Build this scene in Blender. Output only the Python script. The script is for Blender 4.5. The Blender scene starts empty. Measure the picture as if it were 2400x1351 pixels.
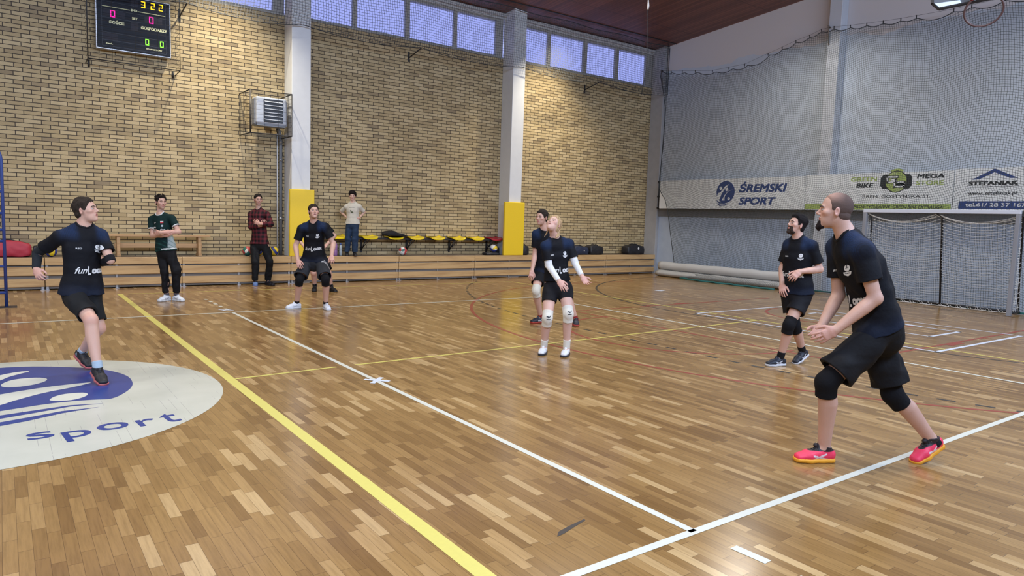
import bpy, bmesh, math, random, time
import numpy as np
from mathutils import Vector, Matrix
from mathutils.bvhtree import BVHTree
import openvdb

random.seed(7)
SC = bpy.context.scene
COL = SC.collection

# ------------------------------------------------------------------ camera
cam_d = bpy.data.cameras.new('camera')
cam = bpy.data.objects.new('camera', cam_d)
COL.objects.link(cam)
_R = Matrix.Rotation(-0.6311128, 4, 'Z') @ Matrix.Rotation(1.4725503, 4, 'X') @ Matrix.Rotation(0.0330314, 4, 'Z')
cam.matrix_world = Matrix.Translation((-2.857167, -2.238894, 1.584186)) @ _R
cam_d.sensor_width = 36.0
cam_d.lens = 1640.7746 / 2400 * 36
cam_d.clip_end = 200
SC.camera = cam

# ------------------------------------------------------------------ world: dusk sky outside
w = bpy.data.worlds.new('world')
SC.world = w
w.use_nodes = True
w.node_tree.nodes['Background'].inputs[0].default_value = (0.34, 0.40, 0.86, 1)
w.node_tree.nodes['Background'].inputs[1].default_value = 1.75

SC.view_settings.view_transform = 'Standard'
SC.view_settings.look = 'None'
SC.view_settings.gamma = 1.0
SC.view_settings.exposure = 0.0
SC.view_settings.use_curve_mapping = False
SC.cycles.max_bounces = 6
SC.cycles.diffuse_bounces = 3
SC.cycles.glossy_bounces = 3
SC.cycles.transmission_bounces = 4
SC.cycles.transparent_max_bounces = 12
SC.cycles.caustics_reflective = False
SC.cycles.caustics_refractive = False
SC.cycles.use_denoising = True

# ------------------------------------------------------------------ lamps of the hall
def area(name, loc, rot, sx, sy, power, col, spread=180):
    d = bpy.data.lights.new(name, 'AREA')
    d.shape = 'RECTANGLE'; d.size = sx; d.size_y = sy; d.energy = power; d.color = col
    d.spread = math.radians(spread)
    o = bpy.data.objects.new(name, d); COL.objects.link(o)
    o.location = loc; o.rotation_euler = rot
    return o
WARM = (1.0, 0.95, 0.87)
for ix, lx in enumerate((-18.0, -12.2, -6.3, -0.4, 5.5, 11.4)):
    for ly in (1.2, 7.6):
        area('hall_lamp', (lx, ly, 7.1), (0, 0, 0), 1.3, 0.5, 146, WARM, 150)
# floods next to the window wall that graze the brick bays
def spot(name, loc, target, power, col, ang, blend, r=0.12):
    d = bpy.data.lights.new(name, 'SPOT'); d.energy = power; d.color = col
    d.spot_size = math.radians(ang); d.spot_blend = blend; d.shadow_soft_size = r
    o = bpy.data.objects.new(name, d); COL.objects.link(o)
    o.location = loc
    o.rotation_euler = (Vector(target) - Vector(loc)).to_track_quat('-Z', 'Y').to_euler()
    return o
spot('wall_flood', (0.9, 12.3, 6.9), (0.9, 13.2, 2.4), 900, (1.0, 0.90, 0.72), 96, 1.0, 0.07)
spot('wall_flood', (9.6, 12.3, 6.9), (9.6, 13.2, 2.4), 900, (1.0, 0.88, 0.67), 96, 1.0, 0.07)
spot('wall_flood', (-7.0, 12.3, 6.9), (-7.0, 13.2, 2.4), 500, (1.0, 0.88, 0.66), 92, 1.0, 0.07)
# daylight coming in through the high windows of the opposite long wall
for lx in (-13, -7.5, -2, 3.5, 8.5):
    area('daylight_window', (lx, -4.55, 6.3), (math.radians(66), 0, 0), 4.6, 1.0, 480, (0.56, 0.72, 1.0))

# ------------------------------------------------------------------ helpers
def link(o):
    COL.objects.link(o); return o
def tag(o, label=None, cat=None, group=None, kind=None):
    if label: o['label'] = label
    if cat: o['category'] = cat
    if group: o['group'] = group
    if kind: o['kind'] = kind
    return o
def empty(name, loc, label, cat, group=None):
    o = link(bpy.data.objects.new(name, None)); o.location = loc
    o.empty_display_size = 0.1
    return tag(o, label, cat, group)

MATS = {}
def mat(name, col=(0.5, 0.5, 0.5), rough=0.6, metal=0.0, spec=0.5, **kw):
    if name in MATS: return MATS[name]
    m = bpy.data.materials.new(name); m.use_nodes = True
    b = m.node_tree.nodes['Principled BSDF']
    b.inputs['Base Color'].default_value = (*col, 1)
    b.inputs['Roughness'].default_value = rough
    b.inputs['Metallic'].default_value = metal
    b.inputs['Specular IOR Level'].default_value = spec
    nz = kw.get('noise')
    if nz:
        sc, amt, bump = nz
        nt = m.node_tree
        tc = nt.nodes.new('ShaderNodeTexCoord'); n = nt.nodes.new('ShaderNodeTexNoise')
        n.inputs['Scale'].default_value = sc; n.inputs['Detail'].default_value = 5
        nt.links.new(tc.outputs['Object'], n.inputs['Vector'])
        mx = nt.nodes.new('ShaderNodeMix'); mx.data_type = 'RGBA'
        mx.inputs['A'].default_value = (*[max(0, c * (1 - amt)) for c in col], 1)
        mx.inputs['B'].default_value = (*[min(1, c * (1 + amt)) for c in col], 1)
        nt.links.new(n.outputs['Fac'], mx.inputs['Factor'])
        nt.links.new(mx.outputs['Result'], b.inputs['Base Color'])
        if bump:
            bp = nt.nodes.new('ShaderNodeBump'); bp.inputs['Strength'].default_value = bump
            bp.inputs['Distance'].default_value = 0.01
            nt.links.new(n.outputs['Fac'], bp.inputs['Height']); nt.links.new(bp.outputs[0], b.inputs['Normal'])
    if kw.get('emit'):
        b.inputs['Emission Color'].default_value = (*col, 1)
        b.inputs['Emission Strength'].default_value = kw['emit']
    if kw.get('coat'): b.inputs['Coat Weight'].default_value = kw['coat']; b.inputs['Coat Roughness'].default_value = 0.1
    MATS[name] = m
    return m

class NT:
    """tiny wrapper to write node maths in a readable way"""
    def __init__(s, name):
        s.m = bpy.data.materials.new(name); s.m.use_nodes = True; s.t = s.m.node_tree
        s.b = s.t.nodes['Principled BSDF']; MATS[name] = s.m
    def n(s, typ, **k):
        nd = s.t.nodes.new('ShaderNode' + typ)
        for a, b in k.items(): setattr(nd, a, b)
        return nd
    def lk(s, a, b): s.t.links.new(a, b)
    def put(s, sock, v):
        if hasattr(v, 'is_output') or hasattr(v, 'links'): s.lk(v, sock)
        else: sock.default_value = v
    def mth(s, op, a, b=None, c=None):
        nd = s.n('Math', operation=op)
        s.put(nd.inputs[0], a)
        if b is not None: s.put(nd.inputs[1], b)
        if c is not None: s.put(nd.inputs[2], c)
        return nd.outputs[0]
    def coord(s, kind='Object'):
        tc = s.n('TexCoord'); sp = s.n('SeparateXYZ'); s.lk(tc.outputs[kind], sp.inputs[0])
        return tc.outputs[kind], sp.outputs
    def comb(s, x, y, z=0.0):
        c = s.n('CombineXYZ'); s.put(c.inputs[0], x); s.put(c.inputs[1], y); s.put(c.inputs[2], z); return c.outputs[0]
    def white(s, v):
        nd = s.n('TexWhiteNoise', noise_dimensions='3D'); s.lk(v, nd.inputs['Vector']); return nd.outputs['Value']
    def noise(s, v, scale, detail=3, rough=0.5):
        nd = s.n('TexNoise'); s.lk(v, nd.inputs['Vector']); nd.inputs['Scale'].default_value = scale
        nd.inputs['Detail'].default_value = detail; nd.inputs['Roughness'].default_value = rough; return nd.outputs['Fac']
    def ramp(s, f, stops):
        r = s.n('ValToRGB'); cr = r.color_ramp
        while len(cr.elements) < len(stops): cr.elements.new(0.5)
        for e, (p, c) in zip(cr.elements, stops): e.position = p; e.color = (*c, 1)
        s.lk(f, r.inputs[0]); return r.outputs[0]
    def mix(s, f, a, b, mode='MIX'):
        nd = s.n('Mix', data_type='RGBA', blend_type=mode)
        s.put(nd.inputs['Factor'], f)
        s.put(nd.inputs['A'], a if not isinstance(a, tuple) else (*a, 1)); s.put(nd.inputs['B'], b if not isinstance(b, tuple) else (*b, 1))
        return nd.outputs['Result']
    def bump(s, h, strength=0.3, dist=0.01):
        bp = s.n('Bump'); bp.inputs['Strength'].default_value = strength; bp.inputs['Distance'].default_value = dist
        s.lk(h, bp.inputs['Height']); s.lk(bp.outputs[0], s.b.inputs['Normal'])

def mesh_obj(name, bm, m, parent=None, smooth=False):
    me = bpy.data.meshes.new(name); bm.normal_update(); bm.to_mesh(me); bm.free()
    for x in (m if isinstance(m, (list, tuple)) else [m]): me.materials.append(x)
    if smooth: me.polygons.foreach_set('use_smooth', [True] * len(me.polygons))
    o = link(bpy.data.objects.new(name, me))
    if parent: o.parent = parent; o.matrix_parent_inverse = Matrix.Translation(parent.matrix_world.translation).inverted() if False else Matrix()
    return o
def B(): return bmesh.new()
def box(bm, x0, x1, y0, y1, z0, z1, mi=0):
    vs = [bm.verts.new((x, y, z)) for z in (z0, z1) for y in (y0, y1) for x in (x0, x1)]
    for f in ((0, 2, 3, 1), (4, 5, 7, 6), (0, 1, 5, 4), (2, 6, 7, 3), (0, 4, 6, 2), (1, 3, 7, 5)):
        fc = bm.faces.new([vs[i] for i in f]); fc.material_index = mi
    return bm
def tube(bm, pts, r, n=8, mi=0, caps=True, rr=None):
    pts = [Vector(p) for p in pts]; rings = []; up = None
    for i, p in enumerate(pts):
        d = (pts[min(i + 1, len(pts) - 1)] - pts[max(i - 1, 0)]).normalized()
        if up is None: up = Vector((0, 0, 1)) if abs(d.z) < 0.9 else Vector((1, 0, 0))
        a = d.cross(up).normalized(); b = a.cross(d).normalized(); up = b
        R = rr[i] if rr else r
        rings.append([bm.verts.new(p + R * (math.cos(2 * math.pi * k / n) * a + math.sin(2 * math.pi * k / n) * b)) for k in range(n)])
    for A, C in zip(rings, rings[1:]):
        for k in range(n):
            f = bm.faces.new((A[k], A[(k + 1) % n], C[(k + 1) % n], C[k])); f.material_index = mi; f.smooth = n > 4
    if caps:
        for R_ in (rings[0][::-1], rings[-1]):
            f = bm.faces.new(R_); f.material_index = mi
    return bm
def prism(bm, poly, z0, z1, mi=0):
    """flat polygon in xy (list of 2d points) extruded between z0 and z1"""
    lo = [bm.verts.new((x, y, z0)) for x, y in poly]; hi = [bm.verts.new((x, y, z1)) for x, y in poly]
    f = bm.faces.new(hi); f.material_index = mi
    f = bm.faces.new(lo[::-1]); f.material_index = mi
    for i in range(len(poly)):
        j = (i + 1) % len(poly); f = bm.faces.new((lo[i], lo[j], hi[j], hi[i])); f.material_index = mi
    return bm
def bevel(bm, w, seg=2):
    bmesh.ops.bevel(bm, geom=list(bm.edges), offset=w, segments=seg, affect='EDGES', profile=0.5, clamp_overlap=True)
    return bm
def ellipsoid(bm, c, r, M=None, mi=0, u=20, v=12):
    r_ = bmesh.ops.create_uvsphere(bm, u_segments=u, v_segments=v, radius=1)
    X = Matrix.Translation(c) @ (M or Matrix()).to_4x4() @ Matrix.Diagonal((*r, 1))
    bmesh.ops.transform(bm, matrix=X, verts=r_['verts'])
    for v_ in r_['verts']:
        for f in v_.link_faces: f.smooth = True; f.material_index = mi
    return bm

def text_mesh(s, size, bold=0.0, shear=0.0, align='CENTER', extrude=0.001, spacing=1.0):
    c = bpy.data.curves.new('t', 'FONT'); c.body = s; c.size = size; c.shear = shear
    c.extrude = extrude; c.align_x = align; c.align_y = 'CENTER'; c.space_character = spacing
    c.resolution_u = 4
    o = bpy.data.objects.new('t', c); link(o)
    dg = bpy.context.evaluated_depsgraph_get(); dg.update()
    me = bpy.data.meshes.new_from_object(o.evaluated_get(dg))
    bpy.data.objects.remove(o); bpy.data.curves.remove(c)
    if bold:   # heavier strokes: the same outline laid slightly apart
        bm = bmesh.new()
        for k, (dx, dy) in enumerate(((-1, -1), (1, -1), (1, 1), (-1, 1), (0, 0))):
            n0 = len(bm.verts); bm.from_mesh(me); bm.verts.ensure_lookup_table()
            for v in bm.verts[n0:]: v.co.x += dx * bold; v.co.y += dy * bold; v.co.z += k * .00025
        bm.to_mesh(me); bm.free()
    return me
def text_obj(name, s, size, M, m, parent, width=None, height=None, **k):
    me = text_mesh(s, size, **k)
    co = np.empty(len(me.vertices) * 3); me.vertices.foreach_get('co', co); co = co.reshape(-1, 3)
    if width:
        w0 = np.ptp(co[:, 0]); co[:, 0] *= width / w0
    if height:
        h0 = np.ptp(co[:, 1]); co[:, 1] *= height / h0
    me.vertices.foreach_set('co', co.ravel())
    me.transform(M); me.materials.clear(); me.materials.append(m)
    me.name = name
    o = link(bpy.data.objects.new(name, me)); o.parent = parent
    return o
# ------------------------------------------------------------------ surface materials
def m_floor():
    n = NT('oak_parquet'); _, (x, y, z) = n.coord()
    W, L = 0.058, 0.36
    cx = n.mth('FLOOR', n.mth('DIVIDE', x, W))
    off = n.mth('MULTIPLY', n.white(n.comb(cx, 3.0)), 7.0)
    v = n.mth('ADD', n.mth('DIVIDE', y, L), off)
    cy = n.mth('FLOOR', v)
    rnd = n.white(n.comb(cx, cy, 5.0)); rnd2 = n.white(n.comb(cx, cy, 9.0))
    col = n.ramp(rnd, [(0.0, (0.205, 0.112, 0.038)), (0.3, (0.272, 0.156, 0.055)), (0.75, (0.330, 0.197, 0.073)), (0.92, (0.42, 0.268, 0.115)), (1.0, (0.52, 0.36, 0.175))])
    g = n.noise(n.comb(n.mth('ADD', n.mth('MULTIPLY', x, 60), n.mth('MULTIPLY', rnd2, 40)), n.mth('MULTIPLY', y, 3.5), 0), 1.0, 6, 0.65)
    gr = n.ramp(g, [(0.3, (0.70, 0.68, 0.64)), (0.55, (1, 1, 1)), (0.75, (1.12, 1.1, 1.05))])
    col = n.mix(0.75, col, gr, 'MULTIPLY')
    big = n.noise(n.comb(x, y, 0), 0.55, 3)
    col = n.mix(0.5, col, n.ramp(big, [(0.3, (0.82, 0.80, 0.78)), (0.7, (1.1, 1.1, 1.1))]), 'MULTIPLY')
    fx = n.mth('FRACT', n.mth('DIVIDE', x, W)); fy = n.mth('FRACT', v)
    gx = n.mth('LESS_THAN', n.mth('ABSOLUTE', n.mth('SUBTRACT', fx, 0.5)), 0.485)
    gy = n.mth('LESS_THAN', n.mth('ABSOLUTE', n.mth('SUBTRACT', fy, 0.5)), 0.4965)
    gap = n.mth('MULTIPLY', gx, gy)
    col = n.mix(n.mth('ADD', n.mth('MULTIPLY', gap, 0.75), 0.25), (0.07, 0.035, 0.015), col)
    n.lk(col, n.b.inputs['Base Color'])
    sm = n.noise(n.comb(n.mth('MULTIPLY', x, 1.0), n.mth('MULTIPLY', y, 1.0), 2.0), 2.3, 4)
    n.lk(n.mth('ADD', n.mth('MULTIPLY', sm, 0.10), 0.15), n.b.inputs['Roughness'])
    n.b.inputs['Specular IOR Level'].default_value = 0.55
    h = n.mth('ADD', n.mth('MULTIPLY', gap, 1.0), n.mth('MULTIPLY', rnd, 0.6))
    n.bump(h, 0.12, 0.002)
    return n.m
def m_brick():
    n = NT('yellow_clinker_brick'); _, (x, y, z) = n.coord()
    Wd, H = 0.272, 0.0763
    r = n.mth('DIVIDE', z, H); cr = n.mth('FLOOR', r); fr = n.mth('FRACT', r)
    sh = n.mth('MULTIPLY', n.mth('MODULO', cr, 2.0), 0.5)
    jit = n.mth('MULTIPLY', n.white(n.comb(cr, 1.0, 1.0)), 0.07)
    u = n.mth('ADD', n.mth('ADD', n.mth('DIVIDE', x, Wd), sh), jit); cu = n.mth('FLOOR', u); fu = n.mth('FRACT', u)
    rnd = n.white(n.comb(cu, cr, 2.0))
    col = n.ramp(rnd, [(0.0, (0.29, 0.225, 0.135)), (0.08, (0.405, 0.312, 0.168)), (0.5, (0.49, 0.382, 0.208)), (1.0, (0.57, 0.458, 0.268))])
    big = n.noise(n.comb(x, z, 0), 1.4, 3)
    col = n.mix(0.6, col, n.ramp(big, [(0.3, (0.85, 0.82, 0.78)), (0.7, (1.08, 1.08, 1.08))]), 'MULTIPLY')
    col = n.mix(0.35, col, n.ramp(n.noise(n.comb(x, z, 0), 60, 4), [(0.3, (0.8, 0.8, 0.8)), (0.7, (1.15, 1.15, 1.15))]), 'MULTIPLY')
    mx = n.mth('LESS_THAN', n.mth('ABSOLUTE', n.mth('SUBTRACT', fu, 0.5)), 0.478)
    my = n.mth('LESS_THAN', n.mth('ABSOLUTE', n.mth('SUBTRACT', fr, 0.5)), 0.422)
    k = n.mth('MULTIPLY', mx, my)
    col = n.mix(k, (0.026, 0.018, 0.015), col)
    n.lk(col, n.b.inputs['Base Color']); n.b.inputs['Roughness'].default_value = 0.62
    n.b.inputs['Specular IOR Level'].default_value = 0.3
    n.bump(k, 0.6, 0.006)
    return n.m
def m_wood(name, base, dark, axis='x', scale=1.0, rough=0.45, knots=True):
    if name in MATS: return MATS[name]
    n = NT(name); v, (x, y, z) = n.coord()
    a = {'x': (0.8, 9, 9), 'y': (9, 0.8, 9), 'z': (9, 9, 0.8)}[axis]
    c = n.comb(n.mth('MULTIPLY', x, a[0] * scale), n.mth('MULTIPLY', y, a[1] * scale), n.mth('MULTIPLY', z, a[2] * scale))
    f = n.noise(c, 2.2, 6, 0.6)
    n.lk(n.ramp(f, [(0.25, dark), (0.5, base), (0.8, tuple(min(1, q * 1.18) for q in base))]), n.b.inputs['Base Color'])
    n.b.inputs['Roughness'].default_value = rough
    n.bump(f, 0.1, 0.003)
    return n.m
def m_ceiling():
    n = NT('dark_stained_boards'); _, (x, y, z) = n.coord()
    cx = n.mth('FLOOR', n.mth('DIVIDE', x, 0.11)); rnd = n.white(n.comb(cx, 1.0, 0))
    f = n.noise(n.comb(n.mth('MULTIPLY', x, 14), n.mth('MULTIPLY', y, 0.7), 0), 2.0, 5)
    c = n.ramp(n.mth('ADD', n.mth('MULTIPLY', f, 0.7), n.mth('MULTIPLY', rnd, 0.3)), [(0.25, (0.10, 0.036, 0.028)), (0.75, (0.22, 0.085, 0.062))])
    g = n.mth('LESS_THAN', n.mth('ABSOLUTE', n.mth('SUBTRACT', n.mth('FRACT', n.mth('DIVIDE', x, 0.11)), 0.5)), 0.46)
    g2 = n.mth('LESS_THAN', n.mth('ABSOLUTE', n.mth('SUBTRACT', n.mth('FRACT', n.mth('DIVIDE', y, 2.4)), 0.5)), 0.497)
    k = n.mth('MULTIPLY', g, g2)
    n.lk(n.mix(k, (0.02, 0.010, 0.008), c), n.b.inputs['Base Color']); n.b.inputs['Roughness'].default_value = 0.5
    n.bump(k, 0.4, 0.005)
    return n.m
def m_endwall():
    n = NT('plaster_wall_light_tint'); v, (x, y, z) = n.coord()  # warm light at the top and cool light below put into the wall colour
    f = n.noise(v, 3.0, 5)
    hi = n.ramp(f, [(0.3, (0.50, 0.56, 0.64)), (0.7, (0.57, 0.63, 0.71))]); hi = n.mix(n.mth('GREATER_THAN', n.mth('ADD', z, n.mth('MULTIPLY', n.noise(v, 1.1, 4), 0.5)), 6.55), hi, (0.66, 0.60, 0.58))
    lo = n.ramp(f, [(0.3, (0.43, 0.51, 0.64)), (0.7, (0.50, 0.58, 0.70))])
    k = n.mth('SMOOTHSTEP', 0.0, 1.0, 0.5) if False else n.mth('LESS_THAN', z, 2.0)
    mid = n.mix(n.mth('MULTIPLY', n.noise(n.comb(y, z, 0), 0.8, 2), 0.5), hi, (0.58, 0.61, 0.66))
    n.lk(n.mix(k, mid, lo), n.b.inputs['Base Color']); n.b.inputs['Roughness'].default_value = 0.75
    n.bump(n.noise(v, 30, 4), 0.15, 0.004)
    return n.m
def m_net(name, col, cell, th, wob=0.0):
    """knotted twine: threads on a square grid, nothing between them"""
    n = NT(name); tc = n.n('TexCoord'); sp = n.n('SeparateXYZ'); n.lk(tc.outputs['UV'], sp.inputs[0])
    u, v = sp.outputs[0], sp.outputs[1]
    nz = n.noise(tc.outputs['UV'], 1.3, 2)
    u2 = n.mth('ADD', u, n.mth('MULTIPLY', nz, wob)); v2 = n.mth('ADD', v, n.mth('MULTIPLY', nz, wob))
    t = 0.5 - th / cell / 2
    a = n.mth('GREATER_THAN', n.mth('ABSOLUTE', n.mth('SUBTRACT', n.mth('FRACT', n.mth('DIVIDE', u2, cell)), 0.5)), t)
    b = n.mth('GREATER_THAN', n.mth('ABSOLUTE', n.mth('SUBTRACT', n.mth('FRACT', n.mth('DIVIDE', v2, cell)), 0.5)), t)
    k = n.mth('MAXIMUM', a, b)
    n.b.inputs['Base Color'].default_value = (*col, 1); n.b.inputs['Roughness'].default_value = 0.7
    n.lk(k, n.b.inputs['Alpha'])
    return n.m
M_FLOOR, M_BRICK, M_CEIL, M_END = m_floor(), m_brick(), m_ceiling(), m_endwall()
M_PINE = m_wood('varnished_pine', (0.56, 0.375, 0.18), (0.34, 0.19, 0.08), 'x', 0.55, 0.38)
M_PINE2 = m_wood('old_beech', (0.47, 0.29, 0.14), (0.33, 0.19, 0.08), 'x', 1.2, 0.5)
M_DECK = m_wood('worn_grey_deck', (0.16, 0.12, 0.09), (0.09, 0.065, 0.05), 'x', 1.0, 0.6)
M_WHITE = mat('white_pillar_paint', (0.70, 0.72, 0.74), 0.6, noise=(6, 0.06, 0.05))
M_CONC = mat('grey_concrete', (0.40, 0.40, 0.41), 0.8, noise=(5, 0.15, 0.15))
M_FRAME = mat('grey_window_frame', (0.36, 0.345, 0.32), 0.6)
M_LWHITE = mat('white_line_paint', (0.62, 0.63, 0.56), 0.35, noise=(40, 0.05, 0))
M_LYEL = mat('yellow_line_paint', (0.64, 0.57, 0.15), 0.35, noise=(40, 0.06, 0))
M_LRED = mat('red_line_paint', (0.27, 0.055, 0.035), 0.35, noise=(30, 0.12, 0))
M_LBLK = mat('black_line_paint', (0.035, 0.032, 0.03), 0.35)
M_TAPE = mat('blue_white_tape', (0.62, 0.68, 0.80), 0.35)
M_LOGO = mat('logo_blue_paint', (0.020, 0.048, 0.235), 0.28, noise=(25, 0.12, 0))
M_BLUE_PRINT = mat('navy_print', (0.025, 0.055, 0.20), 0.5)
M_BLACK_PRINT = mat('black_print', (0.012, 0.014, 0.018), 0.5)
M_GREEN_PRINT = mat('lime_print', (0.36, 0.46, 0.13), 0.5)
M_BANNER = mat('white_banner_vinyl', (0.78, 0.80, 0.80), 0.45, noise=(2, 0.04, 0.02))
M_BSTEEL = mat('black_steel', (0.018, 0.018, 0.020), 0.45)
M_GSTEEL = mat('galvanised_steel', (0.42, 0.43, 0.45), 0.35, 0.8)
M_YPAD = mat('yellow_vinyl_pad', (0.86, 0.60, 0.025), 0.42, noise=(70, 0.05, 0.08))
M_NETD = m_net('dark_green_netting', (0.045, 0.060, 0.060), 0.050, 0.0066, 0.07)
M_NETW = m_net('window_netting', (0.05, 0.055, 0.06), 0.06, 0.0075, 0.05)
M_ROPE = mat('dark_rope', (0.03, 0.035, 0.04), 0.8)
M_HEM = mat('green_hem_rope', (0.02, 0.13, 0.13), 0.7)

# ------------------------------------------------------------------ room shell
XL, XR, YF, YB, RIDGE, EAVE = -20.15, 14.15, -4.7, 13.7, 7.83, 7.05
def struct(name, bm, m, parent=None, smooth=False):
    o = mesh_obj(name, bm, m, parent, smooth)
    o['kind'] = 'structure'
    return o
floor = struct('floor', box(B(), XL - .3, XR + .3, YF - .3, YB + .3, -0.12, 0), M_FLOOR)
bm = B(); box(bm, XL - .3, XR + .3, YB, YB + 0.35, 0, 5.90)
struct('wall_back', bm, M_BRICK)
def gable_wall(x0, x1):
    bm = B(); ym = (YF + YB) / 2
    pr = [(YF, 0), (YB, 0), (YB, EAVE), (ym, RIDGE), (YF, EAVE)]
    a = [bm.verts.new((x0, y, z)) for y, z in pr]; b = [bm.verts.new((x1, y, z)) for y, z in pr]
    bm.faces.new(a); bm.faces.new(b[::-1])
    for i in range(5):
        j = (i + 1) % 5; bm.faces.new((a[j], a[i], b[i], b[j]))
    bmesh.ops.recalc_face_normals(bm, faces=bm.faces)
    return bm
struct('wall_right', gable_wall(XR, XR + .3), M_END)
struct('wall_left', gable_wall(XL - .3, XL), mat('far_wall_paint', (0.5, 0.5, 0.5), 0.8))
bm = B(); box(bm, XL - .3, XR + .3, YF - .3, YF, 0, 5.9); box(bm, XL - .3, XR + .3, YF - .3, YF, 6.9, EAVE)
struct('wall_front', bm, mat('front_wall_paint', (0.50, 0.50, 0.48), 0.8))
bm = B(); ym = (YF + YB) / 2
for y0, z0, y1, z1 in ((YB + .35, EAVE - .03, ym, RIDGE), (ym, RIDGE, YF - .3, EAVE - .03)):
    v = [bm.verts.new(q) for q in ((XL - .3, y0, z0), (XR + .3, y0, z0), (XR + .3, y1, z1), (XL - .3, y1, z1))]
    u = [bm.verts.new((q.co.x, q.co.y, q.co.z + .12)) for q in v]
    bm.faces.new(v); bm.faces.new(u[::-1])
    for i in range(4):
        j = (i + 1) % 4; bm.faces.new((v[j], v[i], u[i], u[j]))
bmesh.ops.recalc_face_normals(bm, faces=bm.faces)
struct('ceiling', bm, M_CEIL)

# cornice beam over the windows
bm = B(); box(bm, XL, XR, YB - 0.02, YB + .35, 6.90, 7.10); box(bm, XL, XR, YB - 0.10, YB - .02, 6.955, 7.035)
struct('trim_1', bm, mat('cornice_paint', (0.52, 0.51, 0.50), 0.7, noise=(8, 0.08, 0)))
# pillars of the window wall (painted white, concrete in the corner) with a slight taper
def pillar(name, x0, x1, m, y0=13.2):
    bm = B(); box(bm, x0, x1, y0, YB - 0.002, 0, 7.12)
    return struct(name, bevel(bm, 0.008, 1), m)
M_PSIDE = M_WHITE
pillar('trim_2', 2.335, 2.755, M_WHITE)
pillar('trim_3', 8.235, 8.635, M_WHITE)
pillar('trim_4', 14.03, 14.149, M_CONC)
pillar('trim_8', -3.60, -3.18, M_WHITE); pillar('trim_9', -9.5, -9.1, M_WHITE)
# column on the end wall
bm = B(); box(bm, 13.86, 14.148, 7.40, 7.72, 0, 7.52)
struct('trim_5', bevel(bm, 0.008, 1), mat('end_column_paint', (0.56, 0.58, 0.62), 0.7, noise=(4, 0.06, 0)))
# shade under the banners, built as a dark strip on the wall
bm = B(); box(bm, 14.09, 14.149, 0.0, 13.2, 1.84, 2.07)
struct('trim_6', bm, mat('banner_shade_strip', (0.17, 0.17, 0.18), 0.7))
# ceiling seam battens seen as dark lines
bm = B()
for yy in (12.85,):
    z = EAVE - .03 + (YB + .35 - yy) * (RIDGE - EAVE + .03) / (YB + .35 - ym)
    box(bm, XL, XR, yy - .015, yy + .015, z - .02, z + .01)
struct('trim_7', bm, M_BSTEEL)

# ------------------------------------------------------------------ windows
def m_pane():
    n = NT('frosted_window_glass')
    out = n.t.nodes['Material Output']
    tr = n.n('BsdfTransparent'); tr.inputs[0].default_value = (0.97, 0.97, 1.0, 1)
    gl = n.n('BsdfGlossy'); gl.inputs['Roughness'].default_value = 0.15
    df = n.n('BsdfDiffuse'); df.inputs[0].default_value = (0.45, 0.46, 0.50, 1)
    m1 = n.n('MixShader'); m1.inputs[0].default_value = 0.07; n.lk(tr.outputs[0], m1.inputs[1]); n.lk(gl.outputs[0], m1.inputs[2])
    m2 = n.n('MixShader'); m2.inputs[0].default_value = 0.18; n.lk(m1.outputs[0], m2.inputs[1]); n.lk(df.outputs[0], m2.inputs[2])
    n.lk(m2.outputs[0], out.inputs[0])
    return n.m
M_PANE = m_pane()
def window_bay(name, x0, x1, panes, y=YB, flip=1):
    fr = B(); ya, yb = (y + .02, y + .10)
    xs = [x0] + [q for p_ in panes for q in p_] + [x1]
    for i in range(0, len(xs), 2): box(fr, xs[i], xs[i + 1], ya, yb, 5.90, 6.90)
    for a, b in panes:
        box(fr, a, b, ya, yb, 5.90, 5.945); box(fr, a, b, ya, yb, 6.845, 6.90)
    box(fr, x0, x1, y - .015, y + .12, 5.875, 5.90)
    o = struct(name, fr, M_FRAME)
    for a, b in panes:
        g = mesh_obj('pane', box(B(), a - .01, b + .01, y + .05, y + .062, 5.93, 6.86), M_PANE, o)
    return o
window_bay('window_1', -3.18, 2.335, [(-3.1, -1.75), (-1.63, -.42), (-.30, .88), (1.0, 2.09)])
window_bay('window_2', 2.755, 8.235, [(2.85, 3.94), (4.05, 5.31), (5.43, 6.69), (6.79, 8.00)])
window_bay('window_3', 8.635, 14.15, [(8.75, 9.78), (9.89, 11.13), (11.27, 12.42), (12.56, 13.74)])
window_bay('window_4', -9.1, -3.6, [(-9.0, -7.7), (-7.6, -6.3), (-6.2, -4.9), (-4.8, -3.7)])
window_bay('window_5', -20.1, -9.5, [(-20, -17), (-16.9, -14), (-13.9, -9.6)])
window_bay('window_6', XL, XR, [(-20, -15), (-14.8, -9), (-8.8, -3), (-2.8, 3), (3.2, 9), (9.2, 14)], y=YF - .15)

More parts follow.
